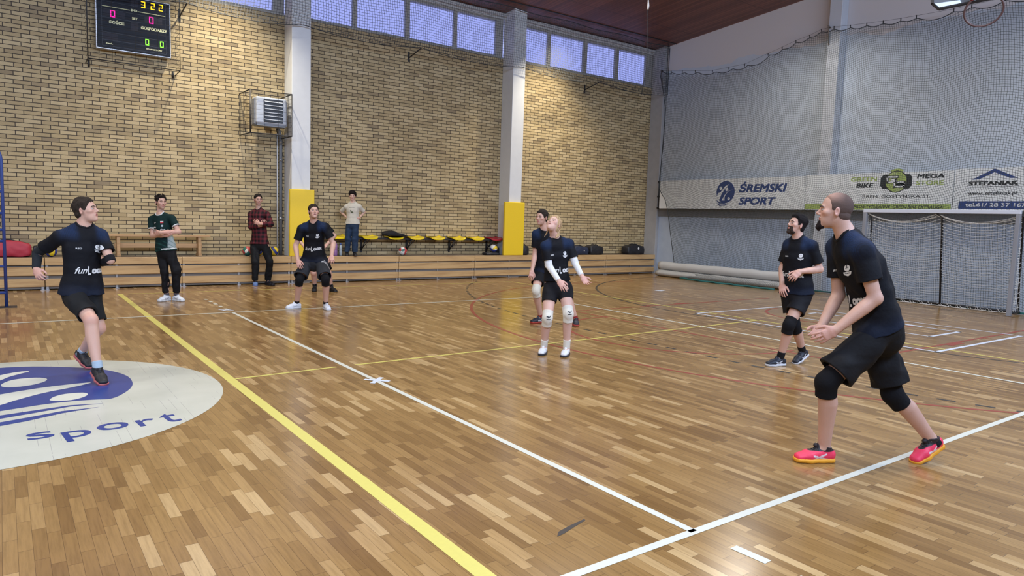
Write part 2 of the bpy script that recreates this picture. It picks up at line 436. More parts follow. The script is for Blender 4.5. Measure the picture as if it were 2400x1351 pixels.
# ------------------------------------------------------------------ floor markings (parts of the floor)
def part(name, bm, m, parent=floor, **k): return mesh_obj(name, bm, m, parent, **k)
def strip(bm, pts, w, z):
    """painted band of width w along a polyline"""
    pts = [Vector((*q[:2], 0)) for q in pts]; L = []; R_ = []
    for i, p_ in enumerate(pts):
        d = (pts[min(i + 1, len(pts) - 1)] - pts[max(i - 1, 0)]).normalized(); nrm = Vector((-d.y, d.x, 0)) * w / 2
        L.append(p_ + nrm); R_.append(p_ - nrm)
    for k in range(len(pts) - 1):
        prism_quad(bm, (L[k], R_[k], R_[k + 1], L[k + 1]), z)
    return bm
def prism_quad(bm, q, z):
    vs = [bm.verts.new((a.x, a.y, z)) for a in q]; f = bm.faces.new(vs)
    if f.normal.z < 0 or f.calc_area() >= 0:
        f.normal_update()
        if f.normal.z < 0: f.normal_flip()
def arc(cx, cy, r, a0, a1, n=48):
    return [(cx + r * math.cos(math.radians(a0 + (a1 - a0) * i / n)), cy + r * math.sin(math.radians(a0 + (a1 - a0) * i / n))) for i in range(n + 1)]
bm = strip(B(), [(13.0, 0), (13.0, 11)], .05, .0008)
strip(bm, arc(13.05, 6.0, 6.0, 90, 180, 40) + arc(13.05, 3.0, 6.0, 180, 270, 40), .05, .0008)
part('goal_area_line', bm, M_LBLK)
bm = B(); path = arc(13.05, 6.0, 9.0, 134, 180, 200) + arc(13.05, 3.0, 9.0, 180, 226, 200)
acc = 0; cur = [path[0]]; on = True
for a, b in zip(path, path[1:]):
    seg = math.dist(a, b); steps = max(1, int(seg / .01))
    for i in range(steps):
        q = (a[0] + (b[0] - a[0]) * (i + 1) / steps, a[1] + (b[1] - a[1]) * (i + 1) / steps); acc += seg / steps
        if on: cur.append(q)
        if acc > .15:
            if on and len(cur) > 1: strip(bm, [cur[0], cur[-1]], .05, .0009)
            on = not on; acc = 0; cur = [q]
part('free_throw_line', bm, M_LBLK)
bm = strip(B(), [(11.1, 11.25), (9.53, 11.25)] + arc(9.53, 4.5, 6.75, 90, 270, 90) + [(11.1, -2.25)], .05, .0010)
strip(bm, [(11.1, 7.02), (5.27, 7.02)], .05, .0010); strip(bm, [(11.1, 2.1), (5.27, 2.1)], .05, .0010)
strip(bm, [(5.27, 7.045), (5.27, 2.075)], .05, .0010); strip(bm, arc(5.27, 4.56, 1.7, 84, 276), .05, .00105)
strip(bm, arc(9.53, 4.5, 1.27, 90, 270), .05, .0010)
for yy in (7.08, 2.04):
    strip(bm, [(8.0, yy), (8.42, yy)], .10, .0011)
    for xx in (7.2, 9.3): strip(bm, [(xx, yy), (xx + .05, yy)], .10, .0011)
part('basketball_line', bm, M_LRED)
bm = strip(B(), [(-1.165, 12.09), (-1.165, -4.6)], .085, .0014)
strip(bm, [(-1.12, 12.06), (7.57, 12.06)], .045, .0013); strip(bm, [(7.55, 12.06), (7.55, -4.6)], .045, .0013)
strip(bm, [(-1.12, 4.50), (0.0 - .10, 4.57)], .04, .0013); strip(bm, [(.11, 4.575), (7.55, 4.85)], .04, .0013)
part('badminton_line', bm, M_LYEL)
bm = strip(B(), [(-12, 9), (6.025, 9)], .05, .0018); strip(bm, [(-12, 0), (6.025, 0)], .05, .0018)
strip(bm, [(6, 9), (6, 0)], .05, .0018); strip(bm, [(0, 9), (0, 0)], .05, .0018); strip(bm, [(-6, 9), (-6, 0)], .05, .0018)
for i in range(5): strip(bm, [(.01, 9.33 + .35 * i), (.01, 9.47 + .35 * i)], .055, .0018)
for i in range(4): strip(bm, [(.03, -.22 - .35 * i), (.04, -.41 - .35 * i)], .055, .0018)
part('volleyball_line', bm, M_LWHITE)
bm = strip(B(), [(7.2, 1.87), (10.2, 1.87)], .06, .0020); strip(bm, [(10.2, 1.84), (10.05, 5.93)], .05, .0020)
strip(bm, [(10.07, 5.9), (7.2, 5.9)], .06, .0020); strip(bm, [(7.22, 5.93), (7.22, 1.84)], .05, .0020)
strip(bm, [(8.6, 2.55), (9.68, 2.55)], .06, .0020); strip(bm, [(9.65, 2.52), (9.62, 5.0)], .05, .0020)
strip(bm, [(8.62, 2.52), (8.62, 5.0)], .05, .0020); strip(bm, [(9.35, 5.0), (9.62, 5.0)], .06, .0020); strip(bm, [(9.68, 3.15), (9.68, 3.4)], .12, .0021)
part('tape_rectangle', bm, M_TAPE)
for cx_, cy_ in ((0.01, 3.83), (-0.02, 9.3)):
    bm = strip(B(), [(cx_ - .09, cy_ - .09), (cx_ + .09, cy_ + .09)], .05, .0024)
    strip(bm, [(cx_ - .09, cy_ + .09), (cx_ + .09, cy_ - .09)], .05, .0025)
    part('tape_cross', bm, M_TAPE)
# worn white disc with the blue emblem
def chaikin(p, n=2):
    for _ in range(n):
        q = []
        for a, b in zip(p, p[1:] + p[:1]): q += [(a[0] * .75 + b[0] * .25, a[1] * .75 + b[1] * .25), (a[0] * .25 + b[0] * .75, a[1] * .25 + b[1] * .75)]
        p = q
    return p
def flat(bm, poly, z):
    f = bm.faces.new([bm.verts.new((x, y, z)) for x, y in poly]); f.normal_update()
    if f.normal.z < 0: f.normal_flip()
    return bm
def m_disc():
    n = NT('worn_white_floor_paint'); v, (x, y, z) = n.coord()
    c = n.ramp(n.noise(v, 1.6, 5), [(0.3, (0.47, 0.485, 0.42)), (0.7, (0.58, 0.59, 0.52))])
    s = n.mth('LESS_THAN', n.mth('ABSOLUTE', n.mth('SUBTRACT', n.mth('FRACT', n.mth('DIVIDE', x, 0.066)), 0.5)), 0.485)
    k = n.mth('MAXIMUM', s, n.mth('LESS_THAN', n.noise(n.comb(n.mth('MULTIPLY', x, 3), y, 0), 2.2, 3), 0.55))
    n.lk(n.mix(k, (0.30, 0.30, 0.30), c), n.b.inputs['Base Color']); n.b.inputs['Roughness'].default_value = 0.25
    return n.m
emb = part('floor_emblem', flat(B(), arc(-3, 4.5, 1.72, 0, 360, 96)[:-1], .0016), m_disc())
main = [(-2.91, 5.965), (-2.807, 5.955), (-2.632, 5.898), (-2.421, 5.767), (-2.247, 5.632), (-2.092, 5.462), (-1.99, 5.246), (-1.936, 5.029), (-1.939, 4.791), (-1.958, 4.649), (-2.017, 4.463), (-2.157, 4.227), (-2.266, 4.271), (-2.388, 4.3), (-2.597, 4.308), (-2.771, 4.265), (-2.91, 4.234), (-3.2, 4.15), (-3.6, 4.25), (-3.9, 4.6), (-4.0, 5.05), (-3.85, 5.5), (-3.5, 5.83), (-3.2, 5.95)]
part('emblem_ball', flat(B(), chaikin(main, 2), .0019), M_LOGO, emb)
WHT = [[(-3.6, 4.45), (-3.3, 4.62), (-2.91, 4.806), (-2.79, 4.855), (-2.601, 4.921), (-2.371, 4.945), (-2.215, 4.946), (-2.38, 4.821), (-2.609, 4.716), (-2.794, 4.556), (-2.91, 4.421), (-3.1, 4.25), (-3.35, 4.2)],
       [(-3.1, 5.4), (-2.91, 5.611), (-2.776, 5.699), (-2.659, 5.694), (-2.778, 5.574), (-2.845, 5.5), (-2.91, 5.365), (-3.15, 5.0), (-3.3, 4.9)],
       [(-2.907, 5.158), (-2.891, 5.242), (-2.833, 5.344), (-2.735, 5.378), (-2.63, 5.354), (-2.572, 5.295), (-2.563, 5.231), (-2.591, 5.146), (-2.659, 5.073), (-2.743, 5.034), (-2.836, 5.041), (-2.892, 5.085)],
       [(-2.588, 4.436), (-2.557, 4.521), (-2.492, 4.585), (-2.397, 4.59), (-2.329, 4.563), (-2.308, 4.501), (-2.334, 4.425), (-2.395, 4.362), (-2.458, 4.339), (-2.541, 4.366), (-2.578, 4.396)]]
bm = B()
for q in WHT: flat(bm, chaikin(q, 1), .0022)
part('emblem_figure', bm, M_LWHITE, emb)
bm = B()
flat(bm, [(-3.5, 4.1), (-3.2, 4.05), (-2.91, 4.097), (-2.69, 4.139), (-2.457, 4.176), (-2.232, 4.115), (-2.46, 4.133), (-2.693, 4.057), (-2.91, 3.996), (-3.2, 3.96)], .0022)
flat(bm, [(-3.5, 3.9), (-3.2, 3.86), (-2.91, 3.894), (-2.751, 3.941), (-2.525, 4.019), (-2.273, 4.014), (-2.529, 3.951), (-2.753, 3.838), (-2.909, 3.79), (-3.2, 3.76)], .0022)
part('emblem_wave', bm, M_LOGO, emb)
for ch, cx_, cy_, wd, ht in (('s', -2.69, 3.438, .155, .165), ('p', -2.485, 3.365, .17, .25), ('o', -2.255, 3.440, .20, .175), ('r', -2.05, 3.425, .125, .175), ('t', -1.875, 3.455, .115, .245)):
    text_obj('emblem_letter', ch, .3, Matrix.Translation((cx_, cy_, .0022)) @ Matrix.Rotation(math.radians(6), 4, 'Z'), M_LOGO, emb, width=wd, height=ht, bold=.002, extrude=.0003)
part('scuff_mark', flat(B(), [(-.645, .335), (-.60, .375), (-.50, .400), (-.385, .420), (-.392, .404), (-.50, .372), (-.60, .340)], .0012), mat('dark_scuff', (.05, .04, .035), .6))
part('paper_scrap', flat(B(), [(9.63, 9.13), (9.85, 9.2), (9.95, 9.05), (9.72, 8.98)], .003), M_TAPE)
# ------------------------------------------------------------------ folded bleachers
ZD = 0.60
seams = [-4.9, -2.24, .08, 2.30, 4.94, 7.14, 9.4, 11.85, 13.98]
bl_lab = ['at far left behind the blue referee stand', 'behind the man in the green jersey', 'behind the man in the plaid shirt', 'under the boy in jeans', 'under the red and white ball, right of the boy', 'below the right yellow pillar pad', 'behind the woman in white sleeves', 'in the corner under the two right-hand bags']
for i, (a, b) in enumerate(zip(seams, seams[1:])):
    t = empty('folded_bleacher', ((a + b) / 2, 13.12, 0), 'folded pine bleacher section ' + bl_lab[i], 'bleacher', 'folded bleacher sections along the brick wall')
    h = (b - a) / 2 - 0.006; X = (a + b) / 2
    for k, (z0, z1, dy) in enumerate(((.462, .60, 0), (.27, .43, .012), (.062, .208, .024))):
        bm = bevel(box(B(), -h, h, dy, dy + .035, z0, z1), .004, 1)
        mesh_obj('front_board', bm, M_PINE, t)
    mesh_obj('deck', box(B(), -h, h, .036, .572, .565, .598), M_DECK, t)
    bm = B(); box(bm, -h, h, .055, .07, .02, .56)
    mesh_obj('inner_panel', bm, mat('grey_brown_panel', (0.20, 0.185, 0.17), 0.8), t)  # plain grey-brown panel behind the front boards
    for sx in (-h + .03, 0.0, h - .03):
        bm = B(); box(bm, sx - .02, sx + .02, .036, .054, 0, .56); box(bm, sx - .035, sx + .035, .0, .054, 0, .012)
        mesh_obj('support_post', bm, M_GSTEEL, t)
# ------------------------------------------------------------------ yellow pads on the pillars
def pad(x0, x1, ztop, lab, y1):
    bm = bevel(box(B(), x0, x1, 13.12, y1, ZD, ztop), .018, 3)
    vs = box(bm, 0, 0, 0, 0, 0, 0) if False else None
    o = mesh_obj('pillar_pad', bm, M_YPAD)
    tag(o, lab, 'padding', 'yellow pads on the pillars')
pad(2.27, 2.825, 2.085, 'yellow vinyl pad on the pillar behind the crouching player, lower part above bleacher', 13.198)
pad(8.035 + .02, 8.715, 2.04, 'yellow vinyl pad wrapping the base of the right pillar, near the red seat', 13.198)
for xx0, lab in ((8.035 + .02, 0),):
    pass
# ------------------------------------------------------------------ pipe beside the left pillar
bm = tube(B(), [(2.24, 13.66, ZD), (2.24, 13.66, 3.15), (2.20, 13.60, 3.32), (2.12, 13.5, 3.42)], .035, 12)
t = empty('heating_pipe', (0, 0, 0), 'grey insulated pipe running up beside the left white pillar to the heater', 'pipe')
mesh_obj('pipe', bm, mat('grey_lagging', (.22, .24, .27), .6), t)
for z in (1.4, 2.7, 3.1): mesh_obj('pipe_clamp', tube(B(), [(2.24, 13.655, z), (2.24, 13.655, z + .05)], .042, 12), M_GSTEEL, t)
tube_w = tube(B(), [(2.17, 13.67, ZD), (2.17, 13.67, 3.6)], .016, 8)
mesh_obj('thin_pipe', tube_w, M_WHITE, t)

# ------------------------------------------------------------------ scoreboard
sb = empty('scoreboard', (0, 0, 0), 'black electronic scoreboard with glowing digits, high on the brick wall', 'scoreboard')
SX0, SX1, SZ0, SZ1, SY = -1.30, 0.0, 4.56, 5.62, 13.5
mesh_obj('housing', bevel(box(B(), SX0, SX1, SY, 13.64, SZ0, SZ1), .01, 2), mat('aluminium_housing', (.55, .56, .6), .35, .6), sb)
bm = box(B(), SX0 + .02, SX1 - .02, SY - .006, SY + .01, SZ0 + .02, SZ1 - .02)
mesh_obj('display_panel', bm, mat('black_acrylic', (.006, .008, .016), .45, spec=.2), sb)
for xx in (SX0 + .3, SX1 - .36): mesh_obj('mounting_bracket', box(B(), xx, xx + .06, 13.6, 13.699, SZ0 + .1, SZ1 - .1), M_BSTEEL, sb)
# panel coordinates: u to the right, v up, both 0..1 over the housing
def PU(u): return SX0 + u * (SX1 - SX0)
def PV(v): return SZ0 + v * (SZ1 - SZ0)
bm = B(); YP = SY - .0075
def hl(u0, v0, u1, v1, t_=.004):
    box(bm, min(PU(u0), PU(u1)) - t_ / 2, max(PU(u0), PU(u1)) + t_ / 2, YP, YP + .004, min(PV(v0), PV(v1)) - t_ / 2, max(PV(v0), PV(v1)) + t_ / 2)
for v in (.955, .835, .30, .165): hl(.08, v, .93, v)
hl(.08, .06, .93, .06); hl(.08, .06, .08, .99); hl(.93, .06, .93, .99); hl(.08, .70, .93, .70); hl(.08, .56, .62, .56)
mesh_obj('grid_line', bm, mat('dim_line', (.06, .07, .09), .5), sb)
bm = B(); 
for u0, u1 in ((.085, .45), (.55, .925)): box(bm, PU(u0), PU(u1), YP - .001, YP, PV(.745), PV(.757))
mesh_obj('yellow_rule', bm, mat('pale_yellow_print', (.62, .62, .32), .5), sb)
for u0, u1, v0, v1 in ((.46, .56, .82, .95), (.10, .38, .58, .69), (.64, .88, .58, .69), (.455, .555, .40, .55), (.085, .285, .17, .29)):
    mesh_obj('unlit_window', box(B(), PU(u0), PU(u1), YP + .0005, YP + .004, PV(v0), PV(v1)), mat('smoky_window', (.028, .028, .04), .5, spec=.2), sb)
SEG = {'0': 'abcdef', '2': 'abged', '3': 'abgcd'}
def digit(name, ch, u, v, wd, ht, m):
    bm = B(); x, z = PU(u), PV(v); th = .016; g = .003
    S = {'a': (x + g, x + wd - g, z + ht - th, z + ht), 'd': (x + g, x + wd - g, z, z + th), 'g': (x + g, x + wd - g, z + ht / 2 - th / 2, z + ht / 2 + th / 2),
         'f': (x, x + th, z + ht / 2 + g, z + ht - g), 'b': (x + wd - th, x + wd, z + ht / 2 + g, z + ht - g), 'e': (x, x + th, z + g, z + ht / 2 - g), 'c': (x + wd - th, x + wd, z + g, z + ht / 2 - g)}
    for s_ in SEG[ch]:
        a = S[s_]; box(bm, a[0], a[1], YP - .006, YP - .001, a[2], a[3])
    mesh_obj(name, bm, m, sb)
E_Y = mat('amber_led', (1.0, .62, .01), .5, emit=1.15); E_M = mat('magenta_led', (1.0, .01, .35), .5, emit=1.1); E_G = mat('green_led', (.28, 1.0, .05), .5, emit=.95)
for u in (.595, .725, .835): digit('clock_digit', '3' if u < .6 else '2', u, .83, .075, .125, E_Y)
digit('score_digit', '0', .19, .575, .08, .13, E_M); digit('score_digit', '0', .70, .575, .08, .13, E_M)
digit('set_digit', '0', .645, .175, .065, .115, E_G); digit('set_digit', '0', .845, .175, .065, .115, E_G)
M_CAP = mat('pale_yellow_caption', (.80, .80, .48), .5)
def wall_text(s, u, v, width, height, m=M_CAP, **k):
    M = Matrix.Translation((PU(u), YP - .0005, PV(v))) @ Matrix.Rotation(math.radians(90), 4, 'X')
    text_obj('caption', s, .1, M, m, sb, width=width, height=height, extrude=.0005, bold=.0045, **k)
wall_text('GOŚCIE', .27, .485, .26, .072); wall_text('SET', .51, .615, .10, .045); wall_text('GOSPODARZE', .765, .475, .46, .058)
wall_text('STAN SETÓW', .765, .11, .28, .030); wall_text('24sek.', .17, .105, .12, .030); wall_text('3MD', .50, .755, .11, .045)
# cage round the scoreboard
cg = empty('scoreboard_cage', (0, 0, 0), 'black wire guard frame standing off the wall around the scoreboard', 'cage')
x0, x1, z0, z1, y0 = -1.46, .115, 4.30, 5.80, 13.25
bm = B()
for q in ([(x0, y0, z0), (x1, y0, z0), (x1, y0, z1), (x0, y0, z1), (x0, y0, z0)],): tube(bm, q, .012, 6)
for xx in (x0, x1):
    for zz in (z0, z1): tube(bm, [(xx, y0, zz), (xx, 13.7, zz - .02)], .010, 6)
for xx in (x0 + .05, x1 - .05): tube(bm, [(xx, 13.69, z0 - .09), (xx, 13.69, z0 + .05)], .02, 6)
mesh_obj('frame', bm, M_BSTEEL, cg)
bm = B(); z = z0 + .1
while z < z1: tube(bm, [(x0, y0 + .003, z), (x1, y0 + .003, z)], .0028, 4, caps=False); z += .105
for xx in (x0 + .4, x0 + .79, x0 + 1.18): tube(bm, [(xx, y0 + .003, z0), (xx, y0 + .003, z1)], .0028, 4, caps=False)
for xx in (x0, x1):
    z = z0 + .1
    while z < z1: tube(bm, [(xx, y0, z), (xx, 13.7, z - .02)], .0028, 4, caps=False); z += .105
mesh_obj('wire', bm, M_BSTEEL, cg)

# ------------------------------------------------------------------ fan heater in its cage
ht = empty('fan_heater', (1.88, 13.3, 3.70), 'grey fan heater with dark louvres mounted beside the left white pillar', 'heater')
M_HB = mat('light_grey_casing', (.52, .56, .63), .4); M_HD = mat('grey_plastic', (.23, .25, .29), .5)
bm = bevel(box(B(), -.32, .32, -.17, .14, -.27, .29), .035, 3); mesh_obj('casing', bm, M_HB, ht)
bm = bevel(box(B(), -.345, -.20, -.10, .12, -.30, .26), .02, 2); bevel(box(bm, .22, .345, -.10, .12, -.30, .26), .0, 1) if False else box(bm, .25, .345, -.10, .12, -.28, .24)
box(bm, -.30, .30, -.16, .10, -.315, -.262); mesh_obj('side_cover', bm, M_HD, ht)
mesh_obj('grille_opening', bevel(box(B(), -.17, .24, -.185, -.165, -.235, .245), .03, 2), mat('dark_opening', (.008, .009, .012), .4), ht)
for k in range(6):
    z = -.185 + k * .074
    bm = B(); v = [bm.verts.new(q) for q in ((-.155, -.187, z + .018), (.225, -.187, z + .018), (.225, -.222, z), (-.155, -.222, z))]
    u = [bm.verts.new((q.co.x, q.co.y, q.co.z - .007)) for q in v]
    bm.faces.new(v); bm.faces.new(u[::-1])
    for i in range(4): bm.faces.new((v[i], u[i], u[(i + 1) % 4], v[(i + 1) % 4]))
    bmesh.ops.recalc_face_normals(bm, faces=bm.faces); mesh_obj('louvre', bm, M_HB, ht)
bm = box(B(), -.06, .06, .14, .40, -.03, .03); box(bm, -.1, .1, .385, .398, -.2, .2); tube(bm, [(.2, .05, -.3), (.24, .25, -.32), (.30, .36, -.38)], .025, 8)
mesh_obj('wall_arm', bm, M_BSTEEL, ht)
hc = empty('heater_cage', (0, 0, 0), 'black wire guard cage projecting around the fan heater', 'cage')
x0, x1, z0, z1, y0, y1 = 1.37, 2.235, 3.19, 4.07, 12.90, 13.70
bm = B(); tube(bm, [(x0, y0, z0), (x1, y0, z0), (x1, y0, z1), (x0, y0, z1), (x0, y0, z0)], .014, 6)
for xx in (x0, x1):
    for zz in (z0, z1): tube(bm, [(xx, y0, zz), (xx, y1, zz)], .012, 6)
tube(bm, [(x1 - .05, y0 + .1, z0), (x1 - .05, y0 + .1, z1)], .007, 6); tube(bm, [(x0, 13.68, z0), (x0, 13.68, z1)], .01, 6)
mesh_obj('frame', bm, M_BSTEEL, hc)
bm = B()
n_ = 9
for i in range(1, n_):
    z = z0 + (z1 - z0) * i / n_; y = y0 + (y1 - y0) * i / n_
    tube(bm, [(x0, y0, z), (x1, y0, z)], .0022, 4, caps=False)
    for xx in (x0, x1): tube(bm, [(xx, y0, z), (xx, y1, z)], .0025, 4, caps=False)
    for zz in (z0, z1): tube(bm, [(x0, y, zz), (x1, y, zz)], .0025, 4, caps=False)
for xx in (x0 + .29, x0 + .58):
    tube(bm, [(xx, y1, z0), (xx, y0, z0), (xx, y0, z1), (xx, y1, z1)], .0025, 4, caps=False)
for xx in (x0, x1):
    for yy in (y0 + .25, y0 + .5): tube(bm, [(xx, yy, z0), (xx, yy, z1)], .0025, 4, caps=False)
mesh_obj('wire', bm, M_BSTEEL, hc)

# ------------------------------------------------------------------ seats on a wall rail
rl = empty('seat_rail', (0, 0, 0), 'black steel rail with brackets holding the row of plastic seats on the wall', 'rail')
mesh_obj('rail', bm := box(B(), 3.1, 8.1, 13.42, 13.46, .985, 1.02), M_BSTEEL, rl)
mesh_obj('rail', box(B(), 3.1, 8.1, 13.60, 13.64, .985, 1.02), M_BSTEEL, rl)
for xx in (4.2, 5.42, 6.68, 7.86):
    bm = box(B(), xx - .015, xx + .015, 13.39, 13.70, .955, .985)
    tube(bm, [(xx, 13.42, .97), (xx, 13.68, .70)], .014, 6); box(bm, xx - .02, xx + .02, 13.675, 13.70, .66, .98)
    tube(bm, [(xx + .10, 13.42, .985), (xx, 13.66, .74)], .009, 5); tube(bm, [(xx - .10, 13.42, .985), (xx, 13.66, .74)], .009, 5)
    mesh_obj('bracket', bm, M_BSTEEL, rl)
def seat_bm():
    bm = B(); nx, ny = 14, 10; W, D = .44, .38; top = []
    for j in range(ny + 1):
        row = []
        for i in range(nx + 1):
            u, v = i / nx * 2 - 1, j / ny * 2 - 1
            k = (1 - .12 * v * v); kk = (1 - .10 * u * u)
            z = .035 * (abs(u) ** 3) + .03 * max(0, v) ** 2 - .025 * max(0, -v) ** 3 - .01
            row.append(bm.verts.new((u * W / 2 * k, v * D / 2 * kk, z)))
        top.append(row)
    lo = [[bm.verts.new((v.co.x * .985, v.co.y * .985, v.co.z - (.026 if (i in (0, nx) or j in (0, ny)) else .012))) for i, v in enumerate(r)] for j, r in enumerate(top)]
    for j in range(ny):
        for i in range(nx):
            f = bm.faces.new((top[j][i], top[j][i + 1], top[j + 1][i + 1], top[j + 1][i])); f.smooth = True
            f = bm.faces.new((lo[j][i], lo[j + 1][i], lo[j + 1][i + 1], lo[j][i + 1])); f.smooth = True
    E_ = [(top[0][i], lo[0][i]) for i in range(nx + 1)] + [(top[j][nx], lo[j][nx]) for j in range(1, ny + 1)] + [(top[ny][i], lo[ny][i]) for i in range(nx - 1, -1, -1)] + [(top[j][0], lo[j][0]) for j in range(ny - 1, 0, -1)]
    for (a, b), (c, d) in zip(E_, E_[1:] + E_[:1]): bm.faces.new((a, b, d, c))
    bmesh.ops.recalc_face_normals(bm, faces=bm.faces)
    ellipsoid(bm, (0, 0, -.013), (.05, .04, .012), mi=0)
    return bm
M_SY = mat('glossy_yellow_plastic', (.88, .66, .02), .25); M_SR = mat('glossy_red_plastic', (.50, .03, .05), .25)
seat0 = None
slab = ['partly hidden by the crouching player', 'just left of the boy in jeans, behind his leg', 'empty, next to the dark jacket', 'empty, above the red and white ball', 'empty, in the middle of the row', 'empty, third seat from the right pillar', 'empty, beside the red seat']
spos = [(3.53, 0), (4.30, 1), (4.98, 2), (5.56, 3), (6.17, 4), (6.80, 5), (7.38, 6)]
slab = ['yellow plastic wall seat between the crouching player and the boy in jeans', 'yellow plastic wall seat just to the right of the boy in jeans', 'yellow plastic wall seat with a black jacket lying on it', 'yellow plastic wall seat above the red and white volleyball', 'empty yellow plastic wall seat, fourth from the right end of the rail', 'empty yellow plastic wall seat, third from the right end of the rail', 'yellow plastic wall seat directly left of the red one']
for (sx, i) in spos:
    if seat0 is None:
        seat0 = mesh_obj('wall_seat', seat_bm(), M_SY); o = seat0
    else: o = link(seat0.copy())
    o.location = (sx, 13.53, 1.047); tag(o, slab[i], 'seat', 'plastic seats along the brick wall')
o = mesh_obj('wall_seat', seat_bm(), M_SR); o.location = (7.98, 13.53, 1.047); tag(o, 'red plastic wall seat at the end of the row by the right pillar', 'seat', 'plastic seats along the brick wall')

# ------------------------------------------------------------------ balls
def ball(x, y, lab, cols, seed, r=.105, z=ZD):
    name = 'ball_leather_%s' % '_'.join(cols)
    if name not in MATS:
        C = {'white': (.78, .77, .72), 'red': (.52, .07, .07), 'green': (.03, .16, .13), 'yellow': (.85, .62, .03), 'blue': (.03, .05, .28)}
        n = NT(name); v, (X, Y, Z) = n.coord()
        a = n.mth('SINE', n.mth('ADD', n.mth('MULTIPLY', X, 24), n.mth('MULTIPLY', n.mth('SINE', n.mth('MULTIPLY', Z, 22)), 2.2)))
        b = n.mth('SINE', n.mth('ADD', n.mth('MULTIPLY', Y, 26), n.mth('MULTIPLY', n.mth('SINE', n.mth('MULTIPLY', X, 20)), 2.0)))
        c = n.mix(n.mth('GREATER_THAN', a, .25), C[cols[0]], C[cols[1]])
        if len(cols) > 2: c = n.mix(n.mth('GREATER_THAN', b, .55), c, C[cols[2]])
        s = n.mth('LESS_THAN', n.mth('ABSOLUTE', n.mth('SUBTRACT', a, .25)), .08)
        n.lk(n.mix(s, c, (.05, .05, .05)), n.b.inputs['Base Color']); n.b.inputs['Roughness'].default_value = .45
        n.bump(n.mth('SUBTRACT', 1.0, s), .3, .002)
    bm = ellipsoid(B(), (0, 0, 0), (r, r, r), u=32, v=20)
    o = mesh_obj('volleyball', bm, MATS[name]); o.location = (x, y, z + r); o.rotation_euler = (seed, seed * 2.1, seed * .7)
    tag(o, lab, 'ball', 'volleyballs lying on the bleachers')
ball(5.16, 13.36, 'red and white volleyball on the bleacher deck below the yellow seats', ('white', 'red', 'green'), .5)
ball(7.86, 13.33, 'yellow, white and blue volleyball on the black bag by the right pillar', ('white', 'yellow', 'blue'), 1.1, z=.677)
ball(1.98, 13.33, 'yellow and blue volleyball right behind the legs of the man in plaid', ('yellow', 'blue'), 1.9)
ball(1.43, 13.36, 'green, red and white volleyball to the left of the man in plaid', ('green', 'red', 'white'), .2)
ball(1.68, 13.40, 'yellow volleyball mostly hidden between the plaid man\'s legs', ('yellow', 'blue', 'white'), 2.6, r=.10)
ball(-2.13, 13.33, 'yellow and blue volleyball behind the arm of the running player', ('yellow', 'blue'), 1.5)

# ------------------------------------------------------------------ bags, jacket, bottles
def sdf_noise(P, s, k, seed=0):
    r = np.random.RandomState(seed); v = np.zeros(P.shape[:-1], np.float32)
    for _ in range(5):
        d = r.randn(3) * s; v += np.sin(P @ d + r.rand() * 6.28)
    return v * k / 5
def soft_bag(name, loc, size, m, lab, cat, seed=1, handles=True, rot=0, zip_m=None, patch=None, group='sports bags on the bleachers'):
    t = empty(name, loc, lab, cat, group); t.rotation_euler.z = rot
    L, D, H = size; bm = B()
    bmesh.ops.create_cube(bm, size=1); bmesh.ops.subdivide_edges(bm, edges=bm.edges, cuts=11, use_grid_fill=True)
    rr = random.Random(seed); ph = [rr.random() * 6 for _ in range(6)]
    for v in bm.verts:
        x, y, z = v.co * 2; k = 1 / max(1e-6, (abs(x) ** 4 + abs(y) ** 4 + abs(z) ** 4) ** .25)
        s = .55 * k + .45
        x, y, z = x * s, y * s, z * s
        if z > 0: z *= 1 - .22 * abs(x) ** 2 + .10 * math.sin(3 * x + ph[0]); 
        wob = 1 + .035 * math.sin(9 * x + ph[1]) * math.sin(7 * z + ph[2]) + .03 * math.sin(13 * y + ph[3] + 5 * x)
        v.co = Vector((x * L / 2, y * D / 2 * wob * (1 - .15 * max(0, z)), max(0, (z * wob * .5 + .5)) * H if z > -.98 else 0))
    for f in bm.faces: f.smooth = True
    mesh_obj('body', bm, m, t)
    if handles:
        for sy in (-1, 1):
            pts = [(-L * .2, sy * D * .30, H * .86)] + [(-L * .17 + L * .34 * i / 8, sy * D * .18, H * (.98 + .12 * math.sin(math.pi * i / 8))) for i in range(9)] + [(L * .2, sy * D * .30, H * .86)]
            mesh_obj('handle', tube(B(), pts, .011, 6), mat('black_webbing', (.015, .015, .017), .7), t)
    bm = B(); tube(bm, [(-L * .40, 0, H * .88), (-L * .2, 0, H * 1.0), (0, 0, H * 1.03), (L * .2, 0, H * 1.0), (L * .40, 0, H * .88)], .007, 6)
    mesh_obj('zip', bm, zip_m or mat('dark_zip', (.03, .03, .03), .4), t)
    if patch:
        bm = B(); px, pz, pr = patch
        ellipsoid(bm, (px, -D / 2 * .97, pz), (pr * .5, .008, pr * .6)); mesh_obj('emblem', bm, mat('white_print', (.75, .75, .75), .5), t)
    return t
M_BAGR = mat('red_nylon', (.40, .025, .045), .55, noise=(12, .12, .3)); M_BAGB = mat('black_nylon', (.014, .014, .018), .5, noise=(12, .2, .3)); M_BAGN = mat('navy_nylon', (.02, .028, .06), .5, noise=(12, .2, .3))
soft_bag('sports_bag', (-2.78, 13.40, ZD), (.72, .30, .29), M_BAGR, 'red sports bag with black handles on the bleacher behind the blue referee stand', 'bag', 3)
soft_bag('sports_bag', (-2.34, 13.42, ZD), (.12, .22, .20), M_BAGB, 'small black bag tucked at the right end of the red sports bag', 'bag', 5, handles=False)
soft_bag('backpack', (7.80, 13.36, ZD), (.46, .26, .075), M_BAGB, 'flat black bag under the yellow and white ball by the right pillar', 'bag', 8, handles=False)
